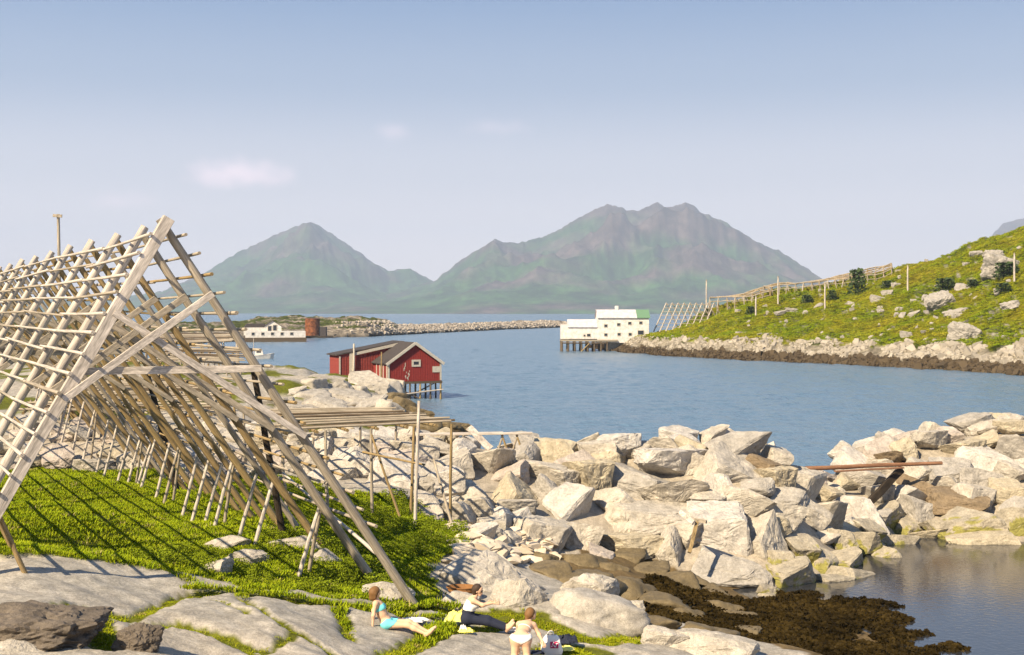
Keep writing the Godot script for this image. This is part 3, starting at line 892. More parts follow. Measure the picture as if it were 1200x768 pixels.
	# slats on both slopes
	for side in [1.0, -1.0]:
		var sl: float = SR if side > 0 else SL
		var nrm: Vector3 = (cross * side * sl + Vector3.UP).normalized()
		var row := 0
		while row < 17:
			var drop := 0.34 + row * 0.387
			var i := 0
			while i < L.size() - 1:
				var j := mini(i + 2, L.size() - 1)
				var jit := rng.randf_range(-0.04, 0.04)
				var ext0 := rng.randf_range(0.15, 0.45); var ext1 := rng.randf_range(0.2, 0.7)
				var p0: Vector3 = K[i][0] + cross * side * (drop / sl) - Vector3.UP * drop
				var p1: Vector3 = K[j][0] + cross * side * (drop / sl) - Vector3.UP * drop
				var ok := p0.y > surf(p0.x, -p0.z) + 0.7 and p1.y > surf(p1.x, -p1.z) + 0.3
				if side > 0 and rng.randf() < 0.12 and i > 0: ok = false
				if ok:
					var off: Vector3 = nrm * 0.155
					beam("slat", pick(LOG), pick([M.wood_pale, M.wood_pale, M.wood_grey]) if side < 0 else pick([M.wood_grey, M.wood_bark, M.wood_grey]), t, p0 + off - along * ext0 - base + Vector3(0, jit, 0), p1 + off + along * ext1 - base - Vector3(0, jit, 0), rng.randf_range(0.030, 0.043))
				i += 2
			row += 1
	# a sagging pole along the feet
	var g0: Vector3 = K[0][1] + Vector3(-0.4, 1.3, 0.2)
	beam("slat", LOG[1], M.wood_pale, t, g0 - base + cross * -0.5, K[3][1] + Vector3(0, 1.6, 0) - base, 0.045)

# ------------------------------------------------------------------ flat racks
# corners given as near-left, near-right, far-right, far-left at deck height
func flat_rack(nl: Vector3, nr: Vector3, fr: Vector3, fl: Vector3, poles: int, posts: int, rows: int, r: float, label: String, cross_n := 5) -> Node3D:
	var t := thing("flat_drying_rack", Vector3(nl.x, surf(nl.x, -nl.z), nl.z), label, "drying rack", "flat drying racks")
	var o := t.position
	for k in rows:
		var b := float(k) / maxf(rows - 1, 1)
		var a0 := nl.lerp(fl, b); var a1 := nr.lerp(fr, b)
		for i in posts:
			var p := a0.lerp(a1, (i + 0.02) / (posts - 1.0) * 0.97) + Vector3(rng.randf_range(-0.2, 0.2), 0, rng.randf_range(-0.2, 0.2))
			var f := Vector3(p.x + rng.randf_range(-0.25, 0.25), surf(p.x, -p.z) - 0.2, p.z)
			beam("post", pick(LOG), pick([M.wood_bark, M.wood_grey, M.wood_grey, M.wood_pale]), t, f - o, p - o, r * 1.25)
			if rng.randf() < 0.18:
				var g := f + Vector3(rng.randf_range(0.6, 1.3), 0, rng.randf_range(-0.5, 0.5))
				g.y = surf(g.x, -g.z) - 0.2
				beam("strut", pick(LOG), pick([M.wood_bark, M.wood_dark, M.wood_grey]), t, g - o, p - Vector3(0, 0.15, 0) - o, r)
	for k in cross_n:
		var b := (k + 0.15) / cross_n
		beam("bearer", pick(LOG), M.wood_bark, t, nl.lerp(nr, b) - Vector3(0, r * 0.4, 0) - o, fl.lerp(fr, b) - Vector3(0, r * 0.4, 0) - o, r * 1.2)
	for k in poles:
		var b := (k + rng.randf_range(-0.4, 0.4)) / maxf(poles - 1.0, 1)
		var a0 := nl.lerp(fl, b); var a1 := nr.lerp(fr, b)
		var y := Vector3(0, r * 1.6 + rng.randf_range(-0.02, 0.05), 0)
		a0 = a0.lerp(a1, rng.randf_range(-0.04, 0.12)); a1 = a0.lerp(a1, rng.randf_range(0.86, 1.03))
		beam("pole", pick(LOG), pick([M.wood_grey, M.wood_brown, M.wood_grey]), t, a0 + y - o, a1 + y - o, r)
	return t

func make_flat_racks() -> void:
	var t := flat_rack(pd(330, 508, 39.5), pd(540, 497, 41.0), pd(470, 481, 50), pd(285, 484, 49.5), 12, 5, 2, 0.045, "flat drying rack of long grey poles between tall rack and breakwater", 6)
	var o := t.position
	var f := pd(486, 622, 38.5)
	f.y = surf(f.x, 38.5) - 0.2
	beam("post", LOG[2], M.wood_pale, t, f - o, pd(491, 470, 39) - o, 0.06)
	beam("rail", LOG[0], M.wood_bark, t, pd(425, 530, 40) - o, pd(498, 545, 39) - o, 0.04)
	flat_rack(pd(20, 484, 62), pd(285, 486, 62), pd(270, 449, 84), pd(60, 447, 84), 22, 8, 4, 0.06, "long flat drying rack standing behind the far end of the tall rack", 6)
	flat_rack(pd(170, 424, 112), pd(285, 427, 112), pd(300, 410, 130), pd(195, 408, 130), 14, 7, 3, 0.07, "flat drying rack on the rocky rise above the moored boat", 4)
	flat_rack(pd(150, 405, 160), pd(280, 401, 160), pd(282, 393, 180), pd(170, 393, 180), 12, 7, 3, 0.09, "farthest flat drying rack toward the white quay buildings", 4)

# ------------------------------------------------------------------ sea, headland, far shore, mountains
func sheet(called: String, x0: float, x1: float, d0: float, d1: float, y: float, m: Material, label: String) -> void:
	var st := SurfaceTool.new(); st.begin(Mesh.PRIMITIVE_TRIANGLES)
	for q in [[x0, d0], [x0, d1], [x1, d1], [x0, d0], [x1, d1], [x1, d0]]:
		st.set_normal(Vector3.UP); st.set_uv(Vector2(q[0], q[1])); st.add_vertex(Vector3(q[0], y, -q[1]))
	tag(put(called, st.commit(), m, self), label, "water", "", "structure")

# the sound: real ripples near, one flat sheet beyond
func make_sea() -> void:
	var n := FastNoiseLite.new(); n.seed = 91; n.frequency = 0.22; n.fractal_octaves = 3; n.fractal_gain = 0.6
	var rows := PackedFloat32Array()
	var d := 56.5
	while d < 900.0:
		rows.append(d)
		d += 0.22 * pow(d / 56.5, 1.45)
	rows.append(920.0)
	for far in [1600.0, 3000.0, 6000.0, 12000.0]: rows.append(far)
	var cols := 640
	var st := SurfaceTool.new(); st.begin(Mesh.PRIMITIVE_TRIANGLES)
	st.set_smooth_group(0)
	for r in rows:
		for i in cols:
			var u := -0.46 + 0.92 * i / (cols - 1)
			if i == 0: u = -1.4
			if i == cols - 1: u = 1.4
			var x := u * r
			var y := 0.0
			if r < 900.0 and i > 0 and i < cols - 1:
				y = (n.get_noise_2d(x * 1.0 + r * 0.35, r * 1.9) * 0.17 + n.get_noise_2d(x * 0.35, r * 0.55 + 300.0) * 0.16) * minf(1.0, (r - 56.0) / 4.0)
			st.add_vertex(Vector3(x, y, -r))
	for j in rows.size() - 1:
		for i in cols - 1:
			var a := j * cols + i
			for q in [a, a + cols, a + 1, a + 1, a + cols, a + cols + 1]: st.add_index(q)
	st.generate_normals()
	tag(put("sea", st.commit(), M.sea, self), "blue rippled sea of the sound", "water", "", "structure")

func along_px(tab: Array, px: float) -> float:
	if px <= tab[0][0]: return tab[0][1]
	for i in tab.size() - 1:
		if px <= tab[i + 1][0]:
			return lerpf(tab[i][1], tab[i + 1][1], (px - tab[i][0]) / (tab[i + 1][0] - tab[i][0]))
	return tab[-1][1]

const HS := [[690.0, 330.0], [715.0, 303.0], [780.0, 272.0], [860.0, 251.0], [1000.0, 226.0], [1100.0, 207.0], [1200.0, 190.0], [1600.0, 150.0]]
const HC := [[690.0, 0.5], [720.0, 2.0], [750.0, 3.4], [790.0, 5.0], [815.0, 7.6], [850.0, 11.2], [900.0, 14.2], [950.0, 15.4], [1000.0, 16.8], [1050.0, 19.0], [1100.0, 21.6], [1150.0, 25.0], [1200.0, 28.5], [1300.0, 38.0], [1600.0, 50.0]]
const HW := [[690.0, 15.0], [760.0, 30.0], [850.0, 52.0], [1000.0, 70.0], [1200.0, 90.0], [1600.0, 130.0]]

func headland(px: float, t: float) -> float:     # t metres behind the waterline
	var c := along_px(HC, px); var w := along_px(HW, px)
	if t < 0.0: return t * 0.3
	var bh := minf(3.7, c); var bwid := 11.0
	var y: float
	if t < bwid: y = bh * t / bwid
	elif t < w: y = lerpf(bh, c, pow(smoothstep(0, 1, (t - bwid) / (w - bwid)) * 0.45 + 0.55 * (t - bwid) / (w - bwid), 0.95))
	else: y = c - (t - w) * 0.12
	return y

func hp(px: float, t: float) -> Vector3:
	var d := along_px(HS, px) + t
	var x := (px - 600.0) / F * d
	var y := headland(px, t)
	if t > 2.0: y += noise.get_noise_2d(x * 0.55, d * 0.55) * minf(1.3, t * 0.04) + noise.get_noise_2d(x * 2.2, d * 2.2) * minf(0.5, t * 0.02)
	return Vector3(x, y, -d)

func hat(px: float, v: float) -> Vector3:      # where the sight line meets the headland
	var t := 0.0
	while t < 200.0:
		var p := hp(px, t)
		var q := pd(px, v, -p.z)
		if q.y <= p.y: return p
		t += 0.5
	return hp(px, along_px(HW, px))

func make_headland() -> void:
	var st := SurfaceTool.new(); st.begin(Mesh.PRIMITIVE_TRIANGLES); st.set_smooth_group(0)
	var nx := 300; var nt := 110
	for j in nt:
		var t := -8.0 + pow(float(j) / (nt - 1), 1.25) * 230.0
		for i in nx:
			var px := 690.0 + i * 2.4
			var p := hp(px, t)
			var n1 := noise.get_noise_2d(p.x * 0.8, p.z * 0.8); var n2 := noise.get_noise_2d(p.x * 3.0, p.z * 3.0)
			var col := Vector3(0.18, 0.22, 0.008).lerp(Vector3(0.27, 0.23, 0.02), clampf(0.4 + n1 * 0.9 + n2 * 0.4, 0, 1))
			if n2 + n1 < -0.38: col = Vector3(0.08, 0.10, 0.012)
			if n2 - n1 * 0.6 > 0.42: col = Vector3(0.36, 0.33, 0.26)
			if p.y < 3.3 + n2 * 1.2: col = Vector3(0.40, 0.35, 0.26)
			if p.y < 1.5 + n2 * 0.7: col = Vector3(0.07, 0.05, 0.03)
			st.set_color(Color(col.x, col.y, col.z)); st.add_vertex(p)
	for j in nt - 1:
		for i in nx - 1:
			var a := j * nx + i
			for q in [a, a + nx, a + 1, a + 1, a + nx, a + nx + 1]: st.add_index(q)
	st.generate_normals()
	tag(put("hill", st.commit(), M.hill, self), "green rocky headland sloping down to the sound", "hill", "", "structure")
	# stones of the beach, pale above and weed-dark below
	var ts := []; var cs := []; var td := []; var cd := []
	for k in 8500:
		var px := rng.randf_range(712, 1290); var t := rng.randf_range(0.0, 13.5)
		var p := hp(px, t)
		if t > 4.5 and noise.get_noise_2d(p.x * 1.2, p.z * 1.2) < -0.08 + (t - 9.0) * 0.06: continue
		var s := rng.randf_range(0.2, 0.75) * (0.7 + (px - 700) / 900.0) * (2.4 if rng.randf() < 0.07 else 1.0)
		var b := Basis.from_euler(Vector3(rng.randf() * 6, rng.randf() * 6, rng.randf() * 6)).scaled(Vector3(s, s, s))
		var g := rng.randf_range(0.7, 1.15)
		if p.y < 1.5 + noise.get_noise_2d(p.x * 3.0, p.z * 3.0) * 0.7:
			td.append(Transform3D(b, p)); cd.append(Color(0.075 * g, 0.055 * g, 0.032 * g))
		else:
			ts.append(Transform3D(b, p)); cs.append(Color(0.32 * g, 0.285 * g, 0.23 * g))
	var mm := mat(Color.WHITE, 0.95); mm.vertex_color_use_as_albedo = true
	scatter("beach_stones", block_mesh(55, 3, 0.05, 0.04, 0.7), mm, ts, cs, "pale beach stones along the foot of the green headland", "stones")
	scatter("beach_stones", block_mesh(56, 3, 0.05, 0.04, 0.7), mm, td, cd, "dark weed covered stones at the waterline of the headland", "stones")
	# tussocks
	ts = []; cs = []
	for k in 16000:
		var px := rng.randf_range(735, 1240)
		var w := along_px(HW, px)
		var p := hp(px, rng.randf_range(12, w + 10))
		if p.y < 3.4: continue
		var n1 := noise.get_noise_2d(p.x * 0.8, p.z * 0.8)
		var k1 := clampf(0.45 + n1 * 0.8 + rng.randf_range(-0.3, 0.3), 0, 1)
		var s := rng.randf_range(0.6, 1.5)
		ts.append(Transform3D(Basis(Vector3.UP, rng.randf() * TAU).scaled(Vector3(s, s * 0.55, s)), p - Vector3(0, 0.1, 0)))
		cs.append(Color(lerpf(0.18, 0.32, k1), lerpf(0.25, 0.29, k1), lerpf(0.007, 0.02, k1)) * rng.randf_range(0.75, 1.15))
	scatter("tussocks", leafy(8, 40, 0.5, 0.45, 0.16), M.weed, ts, cs, "green and ochre tussocks covering the headland", "grass")
	# rocks on the slope
	var big := [[1172, 318, 56, 34], [1165, 305, 30, 20], [1103, 358, 46, 24], [1122, 370, 34, 12], [1130, 395, 40, 26], [1040, 345, 14, 8], [1072, 368, 16, 8], [1058, 373, 12, 8], [1180, 320, 24, 12], [1128, 340, 18, 12], [1085, 350, 12, 8], [998, 358, 14, 8], [960, 360, 16, 6], [930, 365, 22, 6], [1185, 358, 26, 8], [1062, 395, 14, 12], [1050, 336, 12, 6], [1028, 352, 18, 10], [1145, 300, 22, 10], [915, 368, 16, 5], [1000, 330, 10, 5], [1170, 345, 12, 8]]
	for k in 95:
		var px := rng.randf_range(850, 1198)
		big.append([px, lerpf(402.0, lerpf(345.0, 285.0, (px - 850) / 350.0), pow(rng.randf(), 0.8)), rng.randf_range(4, 9), rng.randf_range(3, 6)])
	for b in big:
		var p := hat(b[0], b[1])
		var d := -p.z
		var w: float = b[2] / F * d; var h: float = b[3] / F * d * 1.2
		boulder("hillside_rock", pick(blocks) if b[2] < 20 else pick(crags), M.grey, p + Vector3(0, h * 0.02, 0), Vector3(w, h, w * 0.7), rng.randf_range(-0.4, 0.4), rng.randf_range(-0.1, 0.3), ("small " if b[2] < 6.5 else "") + ("flat " if b[3] / b[2] < 0.55 else "") + "pale rock " + ("just above the beach" if p.y < 7.0 else ("halfway up the slope" if p.y < 13.0 else "high on the slope")) + " of the green headland" if b[2] < 20 else "large pale outcrop in the grass of the headland", "rock", "rocks on the headland")
	# bushes
	var bm := leafy(12, 420, 1.0, 0.5, 0.13)
	for b in [[1005, 346, 24, 26], [946, 356, 16, 9], [975, 352, 14, 10], [1108, 342, 28, 14], [1180, 326, 34, 16], [880, 368, 14, 8], [1176, 343, 22, 10], [1140, 338, 16, 8], [1040, 338, 16, 8], [830, 372, 10, 8]]:
		var p := hat(b[0], b[1])
		var d := -p.z
		var w: float = b[2] / F * d; var h: float = b[3] / F * d * 1.15
		var t := thing("bush", p - Vector3(0, 0.1, 0), ("low " if b[3] < 10 else "") + ("dark green bush beside a pale outcrop high on the headland" if b[0] > 1090 else "dark green bush below the long rack on the headland") if b[2] != 24 else "tallest dark green bush beside the headland rack", "bush", "bushes on the headland")
		put("foliage", bm, M.bush, t, Transform3D(Basis.from_scale(Vector3(w, h, w)), Vector3.ZERO))
		beam("stem", LOG[0], M.wood_dark, t, Vector3(0, -0.2, 0), Vector3(0.05, h * 0.7, 0), 0.07)
	# utility poles: px, top v, foot v
	for q in [[828, 329, 358], [912, 325, 357], [886, 348, 371], [967, 333, 362], [1064, 312, 341], [1189, 298, 331]]:
		var p := hat(q[0], q[2])
		var top := pd(q[0], q[1], -p.z)
		var t := thing("utility_pole", p, "bare white wooden pole standing on the green headland", "pole", "poles on the headland")
		beam("post", LOG[2], M.wood_pale, t, Vector3(0, -0.4, 0), top - p, 0.2)
		beam("cap", LOG[1], M.wood_grey, t, top - p - Vector3(0, 0.02, 0), top - p + Vector3(0, 0.25, 0), 0.15)
	# headland A-frame rack
	var c := hat(800, 388)
	var r := thing("fish_drying_rack", c, "A-frame drying rack beside the white quay building on the headland", "drying rack")
	var prev: Array = []
	for k in 9:
		var px := 772.0 + k * 7.0
		var d := -c.z + 14.0 - k * 1.5
		var ap := pd(px + 9, 355.0, d); var lf := pd(px - 6, 389.0 + k * 0.2, d - 1.5); var rf := pd(px + 24, 387.0 - k * 0.6, d + 1.5)
		beam("leg", LOG[0], M.wood_pale, r, lf - c, ap - c, 0.16)
		beam("leg", LOG[1], M.wood_grey, r, rf - c, ap - c, 0.14)
		if prev:
			for s in 7:
				var b := 0.05 + s * 0.13
				beam("slat", LOG[s % LOG.size()], M.wood_grey, r, prev[0].lerp(prev[1], b) - c + Vector3(0, 0, 0.25), ap.lerp(lf, b) - c + Vector3(0, 0, 0.25), 0.07)
		prev = [ap, lf]
	# long flat racks along the crest
	for seg in [[832, 902, 349.0, 345.5, 3.0, "long low drying rack along the crest between two poles"], [895, 1045, 336.5, 321.5, 3.2, "highest long drying rack crossing the crest of the headland"]]:
		var n := int((seg[1] - seg[0]) / 9.0)
		var p0 := hp(seg[0], along_px(HW, seg[0]) - 4)
		var t := thing("flat_drying_rack", p0, seg[5], "drying rack", "racks on the headland")
		var last: Array = []
		for k in n + 1:
			var px: float = lerpf(seg[0], seg[1], float(k) / n)
			var row: Array = []
			for e in 5:
				var g := hp(px, along_px(HW, px) - 9.0 + e * 3.5)
				var v: float = lerpf(seg[2], seg[3], float(k) / n)
				var top := pd(px, v, -g.z) + Vector3(0, rng.randf_range(-0.2, 0.2), 0)
				top.y = maxf(top.y, g.y + 1.6)
				beam("post", LOG[k % LOG.size()], pick([M.wood_grey, M.wood_pale, M.wood_bark]), t, g - Vector3(rng.randf_range(-0.5, 0.5), 0.4, 0) - p0, top - p0, 0.11)
				row.append(top)
			beam("bearer", LOG[0], M.wood_bark, t, row[0] - p0, row[4] - p0, 0.11)
			if last:
				for e in 5:
					beam("pole", LOG[e], M.wood_grey, t, last[e] - p0, row[e] - p0, 0.12)
					if e < 4: beam("pole", LOG[e + 1], M.wood_bark, t, (last[e] as Vector3).lerp(last[e + 1], 0.5) - p0, (row[e] as Vector3).lerp(row[e + 1], 0.5) - p0, 0.1)
					if e % 2 == 0: beam("rail", LOG[e], M.wood_grey, t, last[e] - p0 - Vector3(0, 1.0, 0), row[e] - p0 - Vector3(0, 0.9, 0), 0.08)
			last = row

func mountain(called: String, prof: Array, d0: float, d1: float, px0: float, px1: float, s: int, label: String, rock_bias: float) -> void:
	var n := FastNoiseLite.new(); n.seed = s; n.fractal_type = FastNoiseLite.FRACTAL_RIDGED; n.fractal_octaves = 5; n.frequency = 0.0009
	var g := FastNoiseLite.new(); g.seed = s + 1; g.frequency = 0.0024; g.fractal_octaves = 4
	var st := SurfaceTool.new(); st.begin(Mesh.PRIMITIVE_TRIANGLES); st.set_smooth_group(0)
	var nx := int((px1 - px0) / 2.0) + 1; var nt := 70
	for j in nt:
		var b := float(j) / (nt - 1) * 1.3
		for i in nx:
			var px := px0 + i * 2.0
			var rough := g.get_noise_1d(px * 35.0) * 2.4
			var v := along_px(prof, px) + rough * smoothstep(0.75, 1.0, b)
			var dd := lerpf(d0, d1, b)
			var top := EYE + (365.0 - v) / F * d1
			var x := (px - 600.0) / F * dd
			var y: float
			if b <= 1.0:
				var f := pow(b, 1.25)
				y = top * f * (1.0 + (n.get_noise_2d(x, dd) * 0.8 - 0.15) * sin(PI * b) + g.get_noise_2d(x, dd) * 0.10 * sin(PI * b))
				y = minf(y, EYE + (top - EYE) * dd / d1 * 0.99) if b < 0.97 else y
			else:
				y = top - (b - 1.0) * (d1 - d0) * 0.5
			var k := g.get_noise_2d(x * 0.7, dd * 0.7 + y) * 1.2 + n.get_noise_2d(x, dd) * 0.5 + (y / 650.0 - 0.55) + rock_bias
			var col := Vector3(0.07, 0.165, 0.045).lerp(Vector3(0.17, 0.135, 0.125), clampf(k * 1.6 + 0.3, 0, 1))
			st.set_color(Color(col.x, col.y, col.z))
			st.add_vertex(Vector3(x, y - 2.0, -dd))
	for j in nt - 1:
		for i in nx - 1:
			var a := j * nx + i
			for q in [a, a + nx, a + 1, a + 1, a + nx, a + nx + 1]: st.add_index(q)
	st.generate_normals()
	tag(put(called, st.commit(), M.mountain, self), label, "mountain", "", "structure")

func make_far() -> void:
	mountain("mountain", [[-300, 352], [0, 352], [120, 350], [190, 342], [240, 319], [275, 298], [310, 280], [345, 266], [355, 262], [363, 259], [372, 263], [385, 271], [410, 288], [440, 309], [455, 317], [470, 315], [480, 314], [492, 321], [510, 332], [560, 350], [640, 362]], 5750, 8250, -300, 640, 11, "hazy pointed mountain rising across the sound", -0.1)
	mountain("mountain", [[330, 366], [400, 352], [440, 346], [480, 338], [510, 328], [540, 305], [560, 292], [580, 280], [592, 284], [610, 284], [640, 276], [665, 263], [690, 248], [706, 241], [715, 239], [728, 242], [735, 247], [750, 246], [762, 240], [770, 237], [778, 241], [788, 243], [796, 239], [803, 237], [812, 240], [820, 248], [830, 252], [845, 257], [860, 266], [890, 285], [905, 292], [912, 293], [925, 301], [940, 311], [962, 325], [990, 345], [1020, 362], [1100, 366]], 4750, 7000, 330, 1100, 23, "broad hazy mountain with three notched summits across the sound", 0.15)
	mountain("mountain", [[1120, 340], [1150, 290], [1165, 272], [1175, 262], [1190, 257], [1230, 250], [1290, 230], [1400, 300], [1500, 340]], 6500, 9000, 1120, 1500, 31, "hazy mountain peeping over the green headland", 0.3)
	# far breakwater and low shore across the water
	var st := SurfaceTool.new(); st.begin(Mesh.PRIMITIVE_TRIANGLES); st.set_smooth_group(0)
	var nx := 340; var nt := 36
	var crest := [[-100, 372.0], [180, 378.0], [280, 377.0], [300, 372.0], [345, 370.0], [380, 372.0], [420, 370.5], [440, 373.0], [465, 379.0], [480, 381.0], [530, 379.5], [600, 377.0], [640, 375.5], [662, 377.0], [690, 383.0]]
	var sh := [[-100, 420.0], [180, 405.0], [290, 400.0], [370, 396.0], [430, 395.0], [500, 391.0], [600, 386.0], [660, 384.0], [690, 386.0]]
	for j in nt:
		var b := float(j) / (nt - 1)
		for i in nx:
			var px := -100.0 + i * 2.33
			var ds := EYE / (along_px(sh, px) - 365.0) * F
			var wide := 24.0 if px > 470 else lerpf(140.0, 24.0, clampf((px - 300) / 170.0, 0, 1))
			var d := ds + b * wide * 1.8 - 4.0
			var x := (px - 600.0) / F * d
			var top := EYE + (365.0 - along_px(crest, px)) / F * (ds + wide)
			var q := (d - ds) / wide
			var y := -0.6 if q < 0 else (top * pow(minf(q, 1.0), 0.55) if q < 1 else top - (q - 1.0) * 7.0)
			y += (noise.get_noise_2d(x * 0.7, d * 0.7) * 1.1 + noise.get_noise_2d(x * 2.5, d * 2.5) * 0.7) * clampf(q * 3.0, 0, 1)
			var n2 := noise.get_noise_2d(x * 0.6, d * 0.6)
			var col := Vector3(0.42, 0.36, 0.28) * (1.0 + 0.5 * noise.get_noise_2d(x * 2.0, d * 2.0))
			if px < 470 and y > 3.0 and n2 > -0.12: col = Vector3(0.12, 0.14, 0.035)
			if y < 0.9: col = Vector3(0.08, 0.065, 0.04)
			st.set_color(Color(col.x, col.y, col.z)); st.add_vertex(Vector3(x, y, -d))
	for j in nt - 1:
		for i in nx - 1:
			var a := j * nx + i
			for q in [a, a + nx, a + 1, a + 1, a + nx, a + nx + 1]: st.add_index(q)
	st.generate_normals()
	tag(put("far_shore", st.commit(), M.hill, self), "low stony shore and breakwater across the sound", "shore", "", "structure")
	var ts := []; var cs := []
	for k in 2600:
		var px := rng.randf_range(385, 680)
		if px < 470 and rng.randf() > (px - 385) / 120.0: continue
		var ds := EYE / (along_px(sh, px) - 365.0) * F
		var b := rng.randf()
		var d := ds + b * 22.0
		var top := EYE + (365.0 - along_px(crest, px)) / F * (ds + 24.0)
		var s := rng.randf_range(0.4, 1.3)
		ts.append(Transform3D(Basis.from_euler(Vector3(rng.randf() * 6, rng.randf() * 6, 0)).scaled(Vector3(s, s * 0.8, s)), Vector3((px - 600.0) / F * d, minf(top * pow(b, 0.55), 5.5), -d)))
		var g := rng.randf_range(0.7, 1.1) * (1.0 if b > 0.03 else 0.3)
		cs.append(Color(0.40 * g, 0.35 * g, 0.29 * g))
	var mm := mat(Color.WHITE, 0.95); mm.vertex_color_use_as_albedo = true
	scatter("far_breakwater_stones", block_mesh(58, 3, 0.05, 0.04, 0.7), mm, ts, cs, "pale stones of the long breakwater across the sound", "stones")

# ------------------------------------------------------------------ buildings
func gable(called_wall: String, t: Node3D, w: float, len: float, y0: float, eave: float, ridge: float, wall_m: Material, roof_m: Material, over := 0.25) -> void:
	# gable looks to +z, ridge runs along -z; local origin at gable foot centre
	put(called_wall, prism([Vector2(-w / 2, y0), Vector2(w / 2, y0), Vector2(w / 2, eave), Vector2(0, ridge), Vector2(-w / 2, eave)], -len, 0), wall_m, t)
	var sl := (ridge - eave) / (w / 2)
	for s in [-1.0, 1.0]:
		var th := 0.12
		var e: float = s * (w / 2 + over)
		var pts := [Vector2(0, ridge + 0.004), Vector2(0, ridge + th), Vector2(e, eave - over * sl + th), Vector2(e, eave - over * sl + 0.004)]
		put("roof_slope", prism(pts, -len - over, over), roof_m, t)

func window_part(t: Node3D, c: Vector3, w: float, h: float, b := Basis.IDENTITY, frame := "trim", th := 0.09) -> void:
	var st := start()
	for q in [[Vector3(0, h / 2 - th / 2, 0), Vector3(w, th, 0.08)], [Vector3(0, -h / 2 + th / 2, 0), Vector3(w, th, 0.08)], [Vector3(-w / 2 + th / 2, 0, 0), Vector3(th, h - 2 * th, 0.08)], [Vector3(w / 2 - th / 2, 0, 0), Vector3(th, h - 2 * th, 0.08)]]:
		box_into(st, q[0], q[1])
	var f := put("window", done(st), M[frame], t, Transform3D(b, c))
	put("pane", box(Vector3(w - 2 * th, h - 2 * th, 0.03)), M.glass, f)

